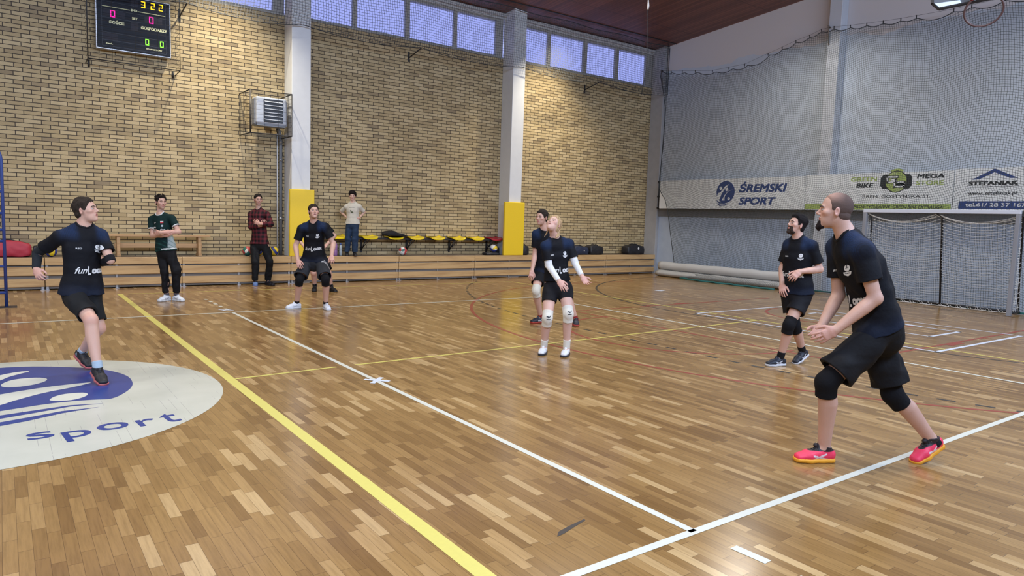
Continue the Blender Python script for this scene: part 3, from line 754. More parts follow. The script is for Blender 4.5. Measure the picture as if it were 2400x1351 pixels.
soft_bag('backpack', (8.10, 13.60, ZD), (.2, .16, .22), M_BAGB, 'black backpack leaning next to the right pillar, beside the ball', 'bag', 9)
soft_bag('backpack', (8.86, 13.36, ZD), (.26, .3, .28), M_BAGB, 'black backpack half hidden behind the right pillar pad', 'bag', 10)
soft_bag('sports_bag', (10.95, 13.40, ZD), (.62, .34, .25), M_BAGN, 'dark navy sports bag just behind the woman in white sleeves', 'bag', 11, patch=(.1, .12, .035))
soft_bag('sports_bag', (11.56, 13.38, ZD), (.53, .34, .28), M_BAGB, 'black sports bag with a light zip right of the navy one', 'bag', 12, zip_m=M_GSTEEL)
soft_bag('sports_bag', (13.25, 13.40, ZD), (.78, .34, .30), M_BAGB, 'black sports bag with a white emblem on the bleacher near the corner', 'bag', 13, patch=(.08, .19, .07))
# jacket thrown over a seat
bm = B(); bmesh.ops.create_cube(bm, size=1); bmesh.ops.subdivide_edges(bm, edges=bm.edges, cuts=13, use_grid_fill=True)
for v in bm.verts:
    x, y, z = v.co * 2; s = .6 / max(1e-6, (abs(x) ** 3 + abs(y) ** 3 + abs(z) ** 3) ** (1 / 3)) + .4
    x, y, z = x * s, y * s, z * s
    hgt = .075 + .06 * math.exp(-((x + .45) / .4) ** 2) + .012 * math.sin(8 * x + 3 * y)
    v.co = Vector((x * .30, y * .19 + .02 * math.sin(5 * x), z * hgt * .5 * (1 - .4 * max(0, x)) + hgt * .45 - .03 * max(0, x)))
for f in bm.faces: f.smooth = True
o = mesh_obj('jacket', bm, mat('black_fleece', (.010, .010, .012), .85, noise=(30, .3, .4))); o.location = (5.0, 13.50, 1.075)
tag(o, 'crumpled black jacket lying on a yellow wall seat', 'jacket')
def lathe(bm, prof, n=20, mi=0):
    rings = [[bm.verts.new((r * math.cos(2 * math.pi * k / n), r * math.sin(2 * math.pi * k / n), z)) for k in range(n)] for r, z in prof]
    for A, C in zip(rings, rings[1:]):
        for k in range(n):
            f = bm.faces.new((A[k], A[(k + 1) % n], C[(k + 1) % n], C[k])); f.smooth = True; f.material_index = mi
    for R_ in (rings[0][::-1], rings[-1]): f = bm.faces.new(R_); f.material_index = mi
    return bm
def bottle(x, y, lab, m, capm, h=.24, r=.036):
    t = empty('water_bottle', (x, y, ZD), lab, 'bottle', 'drink bottles on the bleachers')
    mesh_obj('body', lathe(B(), [(r * .9, 0), (r, .01), (r, h * .35), (r * .92, h * .4), (r, h * .45), (r, h * .72), (r * .6, h * .85), (r * .4, h * .88)]), m, t)
    mesh_obj('cap', lathe(B(), [(r * .45, h * .86), (r * .45, h), (r * .3, h * 1.01)]), capm, t)
bottle(3.40, 13.33, 'purple sports bottle on the bleacher beside the crouching player\'s hand', mat('purple_plastic', (.30, .15, .36), .35), mat('purple_cap', (.2, .1, .26), .4), .34, .05)
bottle(3.56, 13.40, 'clear plastic water bottle at the boy\'s feet', mat('clear_bottle', (.40, .46, .50), .15), mat('blue_cap', (.05, .12, .4), .4), .29, .036)
bottle(8.20, 13.27, 'dark brown drink bottle against the side of the right pillar pad', mat('brown_bottle', (.07, .04, .025), .2), M_BSTEEL, .25)

# ------------------------------------------------------------------ wooden gym bench standing on the bleachers
gb = empty('gym_bench', (-.28, 13.42, ZD), 'long wooden gymnastics bench standing on the bleachers behind the man in green', 'bench')
mesh_obj('bench_top', bevel(box(B(), -.95, .95, -.12, .12, .395, .43), .006, 2), M_PINE2, gb)
mesh_obj('beam', bevel(box(B(), -.80, .80, -.018, .018, .17, .26), .004, 1), M_PINE2, gb)
for sx in (-.74, .74):
    bm = box(B(), sx - .03, sx + .03, -.10, .10, .05, .395); box(bm, sx - .035, sx + .035, -.13, .13, .0, .05)
    mesh_obj('leg', bevel(bm, .004, 1), M_PINE2, gb)

# ------------------------------------------------------------------ banners on the end wall
BX = 14.08
def banner(y0, y1, z0, z1, lab):
    bm = box(B(), BX - .012, BX, y1, y0, z0, z1)
    t = mesh_obj('banner', bm, M_BANNER); tag(t, lab, 'banner', 'advertising banners on the end wall'); return t
def btxt(t, s, yc, zc, wd, hh, m, **k):
    # reads from left (large y) to right (small y) seen from the hall
    M = Matrix(((0, 0, -1, BX - .0128), (-1, 0, 0, yc), (0, 1, 0, zc), (0, 0, 0, 1)))
    text_obj('lettering', s, .2, M, m, t, width=wd, height=hh, extrude=.0006, **k)
def bpoly(t, name, polys, m, lvl=0):
    bm = B()
    for pl in polys:
        x = BX - .0130 - .0007 * lvl
        f = bm.faces.new([bm.verts.new((x, y, z)) for y, z in pl]); f.normal_update()
        if f.normal.x > 0: f.normal_flip()
    return mesh_obj(name, bm, m, t)
def circ(yc, zc, r, n=40, a0=0, a1=360, ry=1): return [(yc - r * ry * math.cos(math.radians(a0 + (a1 - a0) * i / n)), zc + r * math.sin(math.radians(a0 + (a1 - a0) * i / n))) for i in range(n + (a1 - a0 < 360))]
b1 = banner(13.12, 8.14, 2.075, 2.94, 'white banner with a blue ball logo and SREMSKI SPORT lettering, nearest the corner')
bpoly(b1, 'logo_ball', [circ(10.62, 2.56, .315)], M_BLUE_PRINT)
def BP(l): return [(10.62 - x, 2.56 + z) for x, z in l]
bpoly(b1, 'logo_figure', [BP([(-.33, -.20), (-.20, -.22), (-.13, -.05), (-.02, .10), (.12, .23), (-.03, .16), (-.13, .05), (-.18, -.02), (-.25, -.02), (-.28, -.10)]),
                     BP([(-.12, -.24), (-.02, -.08), (.08, .02), (.27, .07), (.12, .04), (.04, -.04), (-.02, -.12), (-.02, -.25)]),
                     circ(10.62 + .17, 2.56 + .11, .05, 20), circ(10.62 - .04, 2.56 + .075, .052, 20), circ(10.62 - .12, 2.56 - .19, .045, 20)], M_BANNER, 1)
bpoly(b1, 'logo_wave', [BP([(-.33, -.22), (-.20, -.33), (0, -.33), (.16, -.25), (0, -.29), (-.18, -.29)]), BP([(-.31, -.31), (-.18, -.40), (0, -.39), (.13, -.32), (0, -.355), (-.16, -.36)])], M_BLUE_PRINT, 1)
btxt(b1, 'ŚREMSKI', 9.45, 2.645, 1.50, .30, M_BLUE_PRINT, bold=.007, shear=.22); btxt(b1, 'SPORT', 9.60, 2.29, 1.18, .21, M_BLUE_PRINT, bold=.007, shear=.22)
b2 = banner(8.13, 4.63, 2.075, 2.965, 'white banner with a round green logo between GREEN BIKE and MEGA STORE')
btxt(b2, 'GREEN', 6.62, 2.815, .64, .105, M_GREEN_PRINT, bold=.006); btxt(b2, 'BIKE', 6.60, 2.665, .42, .105, M_BLACK_PRINT, bold=.006, shear=.15)
btxt(b2, 'MEGA', 5.12, 2.85, .58, .10, M_BLACK_PRINT, bold=.006, shear=.1); btxt(b2, 'STORE', 5.12, 2.70, .58, .10, M_GREEN_PRINT, bold=.006)
btxt(b2, 'ŚREM, GOSTYŃSKA 51', 5.87, 2.40, 1.50, .10, M_BLACK_PRINT, bold=.001)
bpoly(b2, 'logo_ring', [circ(5.855, 2.745, .30, 24, 60, 120) + circ(5.855, 2.745, .20, 24, 120, 60)], M_GREEN_PRINT)
bpoly(b2, 'logo_bar', [[(6.22, 2.83), (6.16, 2.91), (5.56, 2.91), (5.50, 2.83), (5.50, 2.66), (5.56, 2.58), (6.16, 2.58), (6.22, 2.66)]], M_BLACK_PRINT)
bpoly(b2, 'logo_disc', [circ(5.855, 2.745, .255)], M_BLACK_PRINT, 1); bpoly(b2, 'logo_disc', [circ(5.855, 2.745, .235)], M_GREEN_PRINT, 2)
bm_ = bpoly(b2, 'logo_quarter', [[(5.855, 2.745)] + circ(5.855, 2.745, .236, 16, 90, 180), [(5.855, 2.745)] + circ(5.855, 2.745, .236, 16, 270, 360)], mat('pale_lime', (.42, .50, .20), .5), 3)
def strokeG(t, pts, wd, m, lvl):
    bm = B(); x = BX - .0130 - .0007 * lvl
    for (a, b) in zip(pts, pts[1:]):
        d = Vector((b[0] - a[0], b[1] - a[1])).normalized(); n_ = Vector((-d.y, d.x)) * wd / 2; e = d * wd / 2
        q = [(a[0] + n_.x - e.x, a[1] + n_.y - e.y), (a[0] - n_.x - e.x, a[1] - n_.y - e.y), (b[0] - n_.x + e.x, b[1] - n_.y + e.y), (b[0] + n_.x + e.x, b[1] + n_.y + e.y)]
        f = bm.faces.new([bm.verts.new((x, y, z)) for y, z in q]); f.normal_update()
        if f.normal.x > 0: f.normal_flip()
    return mesh_obj('logo_letter', bm, m, t)
G_ = [(5.84, 2.855), (6.07, 2.855), (6.05, 2.735), (5.86, 2.735), (5.875, 2.785), (5.95, 2.785)]
B_ = [(5.90, 2.72), (5.88, 2.63), (5.68, 2.63), (5.66, 2.68), (5.82, 2.68), (5.66, 2.68), (5.67, 2.73), (5.86, 2.73)]
strokeG(b2, G_, .062, M_BLACK_PRINT, 4); strokeG(b2, B_, .062, M_BLACK_PRINT, 4); strokeG(b2, G_, .034, M_BANNER, 5); strokeG(b2, B_, .034, M_BANNER, 5)
bpoly(b2, 'green_band', [[(8.12, 2.085), (4.64, 2.085), (4.64, 2.225), (8.12, 2.225)]], M_GREEN_PRINT)
btxt(b2, 'SPONSOR TYTULARNY  GREEN BIKE EXTRALIGA', 5.9, 2.155, 2.2, .072, M_BLACK_PRINT, bold=.003, shear=.15)
b3 = banner(4.61, 1.2, 2.10, 2.99, 'white banner with a blue roof above STEFANIAK and a telephone number')
bpoly(b3, 'roof_mark', [[(4.28, 2.745), (3.86, 2.975), (3.42, 2.765), (3.56, 2.765), (3.86, 2.895), (4.13, 2.755)]], M_BLUE_PRINT)
btxt(b3, 'STEFANIAK', 3.875, 2.665, .92, .085, M_BLACK_PRINT, bold=.010); btxt(b3, 'www. estefaniak.pl', 3.87, 2.455, .90, .09, M_BLACK_PRINT, bold=.004, shear=.1)
bpoly(b3, 'underline', [[(4.35, 2.598), (3.40, 2.608), (3.40, 2.600), (4.35, 2.590)]], M_BLACK_PRINT)
bpoly(b3, 'blue_band', [[(4.49, 2.125), (1.3, 2.125), (1.3, 2.29), (4.49, 2.29)]], M_BLUE_PRINT)
btxt(b3, 'tel.61/ 28 37 167, 61/ 28 30 450', 3.30, 2.21, 2.1, .09, M_BANNER, bold=.004)

# the banners hang 33 cm in front of the wall, tied to the column
BMX = Matrix(((1, 0, 0, -.26), (0, .9864, 0, -.0305), (0, 0, .9864, .0215), (0, 0, 0, 1)))
for t_ in (b1, b2, b3):
    for o_ in [t_] + list(t_.children): o_.data.transform(BMX)

# ------------------------------------------------------------------ protective nets
def sheet(name, rows, cell_uv, m, parent=None):
    """rows: list of rows of 3d points; uv in metres along the cloth"""
    bm = B(); uvl = bm.loops.layers.uv.new('UV'); V = [[bm.verts.new(q) for q in r] for r in rows]
    for j in range(len(rows) - 1):
        for i in range(len(rows[0]) - 1):
            f = bm.faces.new((V[j][i], V[j][i + 1], V[j + 1][i + 1], V[j + 1][i])); f.smooth = True
            for lp, (jj, ii) in zip(f.loops, ((j, i), (j, i + 1), (j + 1, i + 1), (j + 1, i))): lp[uvl].uv = cell_uv(jj, ii, rows[jj][ii])
    return mesh_obj(name, bm, m, parent)
topY = [13.55, 12.84, 11.27, 10.18, 9.455, 9.04, 8.65, 8.27, 7.96, 7.63, 7.21, 6.81, 6.42, 6.02, 5.68, 4.91, 4.56, 3.94, 3.2, 2.4, 1.6, .8, 0, -1, -2, -3, -4.5]
topZ = [6.36, 6.22, 6.01, 6.02, 6.19, 6.28, 6.38, 6.44, 6.53, 6.53, 6.48, 6.45, 6.42, 6.40, 6.39, 6.37, 6.38, 6.39] + [6.39] * 9
hooks = [13.2, 12.84, 12.4, 11.9, 11.27, 10.7] + topY[3:]
def net_top(y):
    zr = float(np.interp(-y, [-q for q in topY], topZ))
    hs = sorted(hooks)
    for a, b in zip(hs, hs[1:]):
        if a <= y <= b: t_ = (y - a) / (b - a); return zr - .16 * min(1.2, b - a) * 4 * t_ * (1 - t_) * .9
    return zr
def net_edge(z): return float(np.interp(z, [0, .29, 1.14, 2.0, 2.39, 2.63, 2.92, 4.04, 5.09, 5.75, 6.4], [12.2, 12.26, 12.44, 12.64, 12.79, 13.02, 13.04, 12.94, 12.96, 13.12, 13.34]))
en = empty('protective_net', (13.78, 4.5, 0), 'dark protective net hung in front of the whole end wall and its banners', 'net', 'protective nets')
rows = []
NZ, NY = 40, 220
for j in range(NZ + 1):
    r = []
    for i in range(NY + 1):
        s = i / NY; yt = 13.34 - s * 17.8; zt = net_top(yt); z = zt * (1 - j / NZ)
        y = net_edge(z) - s * (net_edge(z) + 4.46)
        bulge = .10 * math.sin(math.pi * j / NZ) + .025 * math.sin(3.1 * y) * math.sin(2.0 * z) + (.0 if z > .5 else (.5 - z) * .25)
        r.append((-bulge * .6, y * .99 - 4.522, z * .99 + .016))
    rows.append(r)
sheet('netting', rows, lambda j, i, q: (i / NY * 17.8, q[2] + .10 * math.sin(i * .21)), M_NETD, en)
bm = tube(B(), rows[0], .009, 5); tube(bm, [r[0] for r in rows], .009, 5)
mesh_obj('edge_rope', bm, M_ROPE, en)
bm = B()
for h_ in hooks:
    z = net_top(h_) * .99 + .016; tube(bm, [(0, h_ * .99 - 4.522, z - .01), (0, h_ * .99 - 4.522, z + .06)], .012, 5)
wl = [(0, y * .99 - 4.522, z * .99 + .066) for y, z in zip(topY, topZ)]
tube(bm, wl, .003, 4)
mesh_obj('hanging_wire', bm, M_BSTEEL, en)
bm = tube(B(), [(-.04 - .03 * math.sin(y * 5), y - 4.5, .03) for y in np.linspace(8.3, -4.2, 60)], .022, 6)
mesh_obj('green_hem', bm, M_HEM, en)
# net heaped over the mat rolls
rows = []
for j in range(11):
    r = []
    for i in range(61):
        s = i / 60; y = 11.55 - s * 3.4; wth = .02 + .20 * math.sin(math.pi * min(1, s * 1.25) ** .7 / 1) if s < .8 else .02 + .20 * math.sin(math.pi * 1.0 ** .7) + .0
        wth = .30 * (1 - math.exp(-s * 7)) * (1 - .25 * s)
        x = -.42 - .16 * s - wth * j / 10 - .02 * math.sin(9 * y); z = max(.015, .185 - .17 * (j / 10) ** 1.3 + .012 * math.sin(11 * y + j))
        r.append((x, y - 4.5, z))
    rows.append(r)
sheet('netting_fold', rows, lambda j, i, q: (i / 60 * 3.4, j * .035), M_NETD, en)
mesh_obj('green_hem', tube(B(), rows[-1], .03, 6), M_HEM, en)
# brackets at both ends of the wire
for y_, z_, x_ in ((13.25, 6.33, 14.03), (7.68, 6.55, 13.86)):
    bm = tube(B(), [(x_, y_, z_), (x_ - .12, y_ - .02, z_ + .02)], .02, 6); tube(bm, [(x_ - .10, y_ - .02, z_), (x_ - .0, y_, z_ - .42)], .018, 6)
    o = mesh_obj('net_bracket', bm, mat('rusty_steel', (.16, .13, .11), .7)); tag(o, 'rusty steel bracket holding the net wire ' + ('in the corner of the hall' if y_ > 10 else 'on the end wall column'), 'bracket', 'net brackets')
# net in front of the windows
wn = empty('protective_net', (0, 13.08, 0), 'dark netting hung in front of the high windows and around the pillar tops', 'net', 'protective nets')
px = []
def wy(x):
    return 0.0
xs = np.linspace(-5, 14.1, 192); rows = []; sup = [-3.4, .2, 2.55, 5.40, 8.45, 11.2, 14.1]
def low(x):
    for a, b in zip(sup, sup[1:]):
        if a <= x <= b: t_ = (x - a) / (b - a); return 5.60 - .20 * 4 * t_ * (1 - t_) * .55
    return 5.6
for j in range(13):
    r = []
    for i, x in enumerate(xs):
        lo_, hi_ = low(x), 7.045 - .02 * math.sin(x * 3); z = hi_ + (lo_ - hi_) * j / 12
        r.append((x, .03 * math.sin(2.3 * x) * math.sin(math.pi * j / 12), z))
    rows.append(r)
sheet('netting', rows, lambda j, i, q: (q[0] + .03 * math.sin(q[2] * 5), q[2] + .03 * math.sin(q[0] * 2)), M_NETW, wn)
bm = tube(B(), rows[-1], .008, 5); tube(bm, [(14.1, 0, 7.03), (14.1, 0, 5.6)], .012, 5)
tube(bm, [(x, 0, 7.045 - .02 * math.sin(x * 3)) for x in xs], .010, 5)
mesh_obj('edge_rope', bm, M_ROPE, wn)
for x_ in (.2, 5.40, 11.2):
    bm = box(B(), x_ - .02, x_ + .02, 13.68, 13.699, 5.36, 5.60); tube(bm, [(x_, 13.69, 5.45), (x_ + .03, 13.10, 5.60)], .015, 6)
    o = mesh_obj('net_bracket', bm, M_BSTEEL); tag(o, 'thin black bracket arm under the windows, ' + {.2: 'above the scoreboard', 5.40: 'between the two white pillars', 11.2: 'between the right pillar and the corner'}[x_], 'bracket', 'net brackets')
# corner pulley frame and ropes
pf = empty('pulley_frame', (14.02, 13.14, 2.0), 'narrow black steel rope frame fixed to the corner pillar beside the banner', 'bracket')
bm = B(); tube(bm, [(0, 0, .05), (0, 0, .92)], .018, 6)
for z in (.06, .42, .88): box(bm, -.04, .06, -.02, .03, z, z + .05)
mesh_obj('frame', bm, M_BSTEEL, pf)
bm = tube(B(), [(-.03, -.02, .9), (-.10, -.15, 2.4), (-.16, -.2, 5.1)], .006, 5); tube(bm, [(-.01, -.02, .9), (.0, -.1, 3.0), (-.14, -.2, 5.1)], .006, 5)
mesh_obj('rope', bm, M_ROPE, pf)

# ------------------------------------------------------------------ rolled mats
def roll(loc, L, r, flat_, rz, lab, m, spiral=True):
    t = empty('rolled_mat', loc, lab, 'mat roll', 'rolled mats along the end wall'); t.rotation_euler.z = rz
    bm = B(); n = 28; rings = []
    for i in range(41):
        y = -L / 2 + L * i / 40; sag = 1 + .03 * math.sin(i * .9)
        rings.append([bm.verts.new((r * math.cos(2 * math.pi * k / n) * (1 if flat_ == 1 else 1.35) * sag, y, r * flat_ * (1 + math.sin(2 * math.pi * k / n)) * (1 + .03 * math.sin(i * .7)))) for k in range(n)])
    for A, C in zip(rings, rings[1:]):
        for k in range(n):
            f = bm.faces.new((A[k], A[(k + 1) % n], C[(k + 1) % n], C[k])); f.smooth = True
    for R_ in (rings[0][::-1], rings[-1]): bm.faces.new(R_)
    bmesh.ops.recalc_face_normals(bm, faces=bm.faces)
    mesh_obj('mat', bm, m, t)
    bm = B()
    pts = [((r * (1 - .9 * a / 22)) * math.cos(a) * (1 if flat_ == 1 else 1.3), L / 2 + .003, r * flat_ + (r * flat_ * (1 - .9 * a / 22)) * math.sin(a)) for a in np.linspace(0, 20, 120)]
    tube(bm, pts, .006, 4); mesh_obj('rolled_edge', bm, M_BSTEEL, t)
M_MAT = mat('grey_felt_mat', (.42, .42, .41), .8, noise=(6, .08, .1))
roll((13.42, 10.15, 0), 4.55, .13, .72, math.radians(0), 'lower flattened grey rolled mat on the floor by the end wall, draped with net', M_MAT)
roll((13.52, 10.25, .188), 4.45, .125, 1, math.radians(0), 'upper round grey rolled mat lying on top of the lower roll', mat('light_grey_mat', (.50, .50, .49), .75, noise=(6, .06, .1)))
soft_bag('kit_bag', (13.42, 7.62, 0), (.30, .36, .40), M_BAGB, 'black kit bag on the floor behind the bearded player', 'bag', 21, rot=math.pi / 2, patch=(.05, .30, .05), group='bags by the end wall')
# ------------------------------------------------------------------ handball goal
gl = empty('handball_goal', (13.15, 4.55, 0), 'grey metal handball goal with a sagging white net in front of the end wall', 'goal')
M_ALU = mat('dull_aluminium', (.26, .27, .30), .4, .0); M_ALUW = mat('white_crossbar', (.62, .66, .75), .35)
for sy in (-1.5, 1.5):
    mesh_obj('post', bevel(box(B(), -.04, .04, sy - .04, sy + .04, 0, 1.999), .008, 2), M_ALU, gl)
mesh_obj('crossbar', bevel(box(B(), -.04, .04, -1.54, 1.54, 2.0, 2.08), .008, 2), M_ALUW, gl)
for sy in (-1.5, 1.5):
    bm = tube(B(), [(0, sy, .05), (.54, sy, .05)], .022, 8); tube(bm, [(0, sy, 1.98), (.24, sy, 1.96), (.54, sy * .98, .06)], .02, 8)
    mesh_obj('side_frame', bm, M_BSTEEL, gl)
mesh_obj('centre_stay', tube(B(), [(.0, -.02, 2.0), (.26, -.02, 1.93), (.53, -.02, .05)], .022, 8), M_BSTEEL, gl)
mesh_obj('ground_bar', tube(B(), [(.54, -1.5, .05), (.54, 1.5, .05)], .022, 8), M_BSTEEL, gl)
M_TW = mat('white_twine', (.72, .72, .70), .7)
bm = B(); TW = .0034
def back_pt(s, h):
    """s along the goal (-1.5..1.5), h 0 at the crossbar .. 1 at the floor"""
    if h < .12: k = h / .12; x, z = .05 + .20 * k, 1.99 - .04 * k
    else: k = (h - .12) / .88; x, z = .25 + .28 * k ** 1.1, 1.95 - 1.88 * k
    seg = s % 1.5 / 1.5 if s < 0 else (s % 1.5) / 1.5
    if abs(s) >= 1.499 or abs(s) < 1e-6: seg = 0
    sag = 4 * seg * (1 - seg)
    return (x - .08 * sag * math.sin(math.pi * min(1, h * 1.05)), s, max(.02, z - sag * .17 * (1 - h) ** .7))
H = [0, .03, .06, .09, .12] + [.12 + .88 * (i + 1) / 28 for i in range(28)]
for i, h in enumerate(H):
    for half in (-1.5, 0.0):
        pts = [back_pt(half + 1.5 * k / 14 if not (k == 14 and half == -1.5) else -1e-9, h) for k in range(15)]
        pts = [(a, b + .006 * math.sin(7 * b + i), c + .010 * math.sin(5.3 * b + i * 1.7)) for a, b, c in pts]
        tube(bm, pts, TW if i else .004, 4, caps=False)
for k in range(31):
    s = -1.5 + 3.0 * k / 30
    if abs(s) < 1e-6: s = 1e-9
    tube(bm, [back_pt(s if s < 1.5 else 1.4999, h) for h in [0, .06, .12] + [.12 + .88 * q / 10 for q in range(1, 11)]], TW * .5, 4, caps=False)
mesh_obj('back_net', bm, M_TW, gl)
for sy in (-1.5, 1.5):
    bm = B()
    for k in range(20):
        z = .05 + k * .1; xe = .25 + .28 * (1.95 - z) / 1.88 if z < 1.93 else .1
        tube(bm, [(xe * t_ / 4, sy * (1 - .03 * math.sin(math.pi * t_ / 4)), z - .03 * math.sin(math.pi * t_ / 4)) for t_ in range(5)], TW, 4, caps=False)
    for k in range(1, 6):
        x = k * .1; zt = 1.95 if x < .25 else 1.95 - (x - .25) / .28 * 1.88
        if zt > .1: tube(bm, [(x, sy * .985, .04), (x, sy * .985, zt)], TW, 4, caps=False)
    mesh_obj('side_net', bm, M_TW, gl)
bm = B()
for i in range(46):
    y = -1.45 + i * .064; tube(bm, [(.44 + .03 * math.sin(i), y, .02), (.47, y + .05, .05 + .03 * math.sin(i * 2.1)), (.50 + .03 * math.sin(i * 1.7), y + .09, .02)], .004, 4, caps=False)
tube(bm, [(.43 + .03 * math.sin(k), -1.5 + k * .1, .015) for k in range(31)], .006, 4)
mesh_obj('net_skirt', bm, M_TW, gl)

# ------------------------------------------------------------------ referee stand
rs = empty('referee_stand', (-2.83, 10.79, 0), 'blue tubular referee stand at the left edge, on the floor in front of the bleachers', 'stand')
M_RS = mat('blue_enamel', (.03, .06, .24), .35)
bm = B()
P_ = [(0, 0, 0), (0, 0, 2.18)] + [(-.10 + .10 * math.cos(a), 0, 2.18 + .22 * math.sin(a)) for a in np.linspace(.2, 1.57, 7)] + [(-.42, 0, 2.40)]
tube(bm, P_, .023, 10); mesh_obj('front_post', bm, M_RS, rs)
mesh_obj('front_post', tube(B(), [(-.62, 0, 0), (-.62, 0, 2.18)] + [(-.52 - .10 * math.cos(a), 0, 2.18 + .22 * math.sin(a)) for a in np.linspace(.2, 1.57, 7)] + [(-.42, 0, 2.40)], .023, 10), M_RS, rs)
for z in (.22, .62, 1.0, 1.17, 1.42, 1.74, 2.24):
    mesh_obj('rung', tube(B(), [(0, 0, z), (-.62, 0, z)], .020 if z != .22 else .024, 8), M_RS, rs)
mesh_obj('platform', box(B(), -.60, -.04, .03, .50, 1.15, 1.18), M_BSTEEL, rs)
for sx in (0, -.62):
    mesh_obj('rear_leg', tube(B(), [(sx, .03, 1.95), (sx, .9, 0.0)], .02, 8), M_RS, rs)
mesh_obj('foot_plate', box(B(), -.16, .13, -.09, .07, 0, .012), M_BSTEEL, rs); mesh_obj('foot_plate', box(B(), -.75, -.48, -.09, .07, 0, .012), M_BSTEEL, rs)

# ------------------------------------------------------------------ raised basketball backboard and ring
bk = empty('basketball_hoop', (8.05, 2.02, 4.62), 'raised basketball backboard with an empty orange ring hanging from the ceiling at top right', 'basketball hoop')
view = (Vector((8.05, 2.02, 4.62)) - cam.matrix_world.translation).normalized()
RR = bk
# ring plane tilted by the folded frame: nearly facing the hall
nrm = Vector((-.80, -.42, -.42)).normalized(); ux = Vector((0, 1, 0)); ux = (ux - nrm * ux.dot(nrm)).normalized(); vz = nrm.cross(ux).normalized()
if vz.z < 0: vz = -vz
bm = B(); tube(bm, [tuple(ux * (.225 * math.cos(a)) + vz * (.205 * math.sin(a))) for a in np.linspace(0, 2 * math.pi, 40)], .014, 8, caps=False)
mesh_obj('ring', bm, mat('dark_ring_steel', (.07, .035, .035), .5), bk)
bm = B(); top = vz * .205
tube(bm, [top + ux * .12 - vz * .03, top + ux * .07 + vz * .20], .02, 6); tube(bm, [top - ux * .12 - vz * .03, top - ux * .07 + vz * .20], .02, 6)
q = [top + ux * .13 - vz * .01, top - ux * .13 - vz * .01, top - ux * .08 + vz * .20, top + ux * .08 + vz * .20]
v = [bm.verts.new(a) for a in q]; u = [bm.verts.new(a + nrm * .02) for a in q]; bm.faces.new(v); bm.faces.new(u[::-1])
for i in range(4): bm.faces.new((v[i], u[i], u[(i + 1) % 4], v[(i + 1) % 4]))
bmesh.ops.recalc_face_normals(bm, faces=bm.faces)
mesh_obj('ring_mount', bm, mat('red_mount', (.30, .03, .04), .5), bk)
# backboard: glass panel in a frame, lower left corner cut, seen above the ring
def quad_frame(name, P, w, th, m):
    bm = B(); n_ = (P[1] - P[0]).cross(P[2] - P[1]).normalized()
    for i in range(len(P)): 
        a, b = P[i], P[(i + 1) % len(P)]; tube(bm, [a, b], w, 4)
    return mesh_obj(name, bm, m, bk)
o0 = top + vz * .15 + nrm * -.03
bu, bv = Vector((.04, 1, 0)).normalized(), Vector((.42, -.02, .9)).normalized()
Lb, Rb = .82, .55
Pb = [Vector(q) for q in ((-.389, .408, .030), (-.466, .464, .098), (-.20, .66, .80), (.86, -.10, 1.02), (.60, -.33, .315))]
quad_frame('board_frame', Pb, .022, .02, M_BSTEEL)
bm = B(); v = [bm.verts.new(a + Vector((.005, 0, 0))) for a in Pb]; bm.faces.new(v); r = bmesh.ops.extrude_face_region(bm, geom=bm.faces[:]); bmesh.ops.translate(bm, vec=(.012, 0, 0), verts=[e for e in r['geom'] if isinstance(e, bmesh.types.BMVert)])
bmesh.ops.recalc_face_normals(bm, faces=bm.faces)
mesh_obj('glass_board', bm, mat('grey_glass_board', (.10, .11, .13), .12), bk)
mesh_obj('lifting_arm', tube(B(), [Vector((.2, .15, .55)), Vector((.7, .8, 1.8)), Vector((1.0, 1.2, 2.9))], .04, 8), M_BSTEEL, bk)
# hanging rope with white hook
rp = empty('hanging_rope', (7.77, 8.0, 0), 'thin dark rope hanging from the ceiling with a white plastic hook near the corner', 'rope')
mesh_obj('hook', tube(B(), [(0, 0, 6.3), (0, 0, 6.05), (.01, 0, 5.93), (0, 0, 5.86)], .012, 8, rr=[.008, .010, .022, .018]), mat('white_plastic', (.75, .73, .72), .4), rp)
mesh_obj('cord', tube(B(), [(0, 0, 7.50), (0, 0, 6.28)], .006, 5), mat('white_cord', (.6, .55, .55), .6), rp)
mesh_obj('rope', tube(B(), [(0, 0, 5.88), (.10, .02, 4.9), (.02, .08, 4.2)], .006, 5), M_ROPE, rp)
ONLY = None
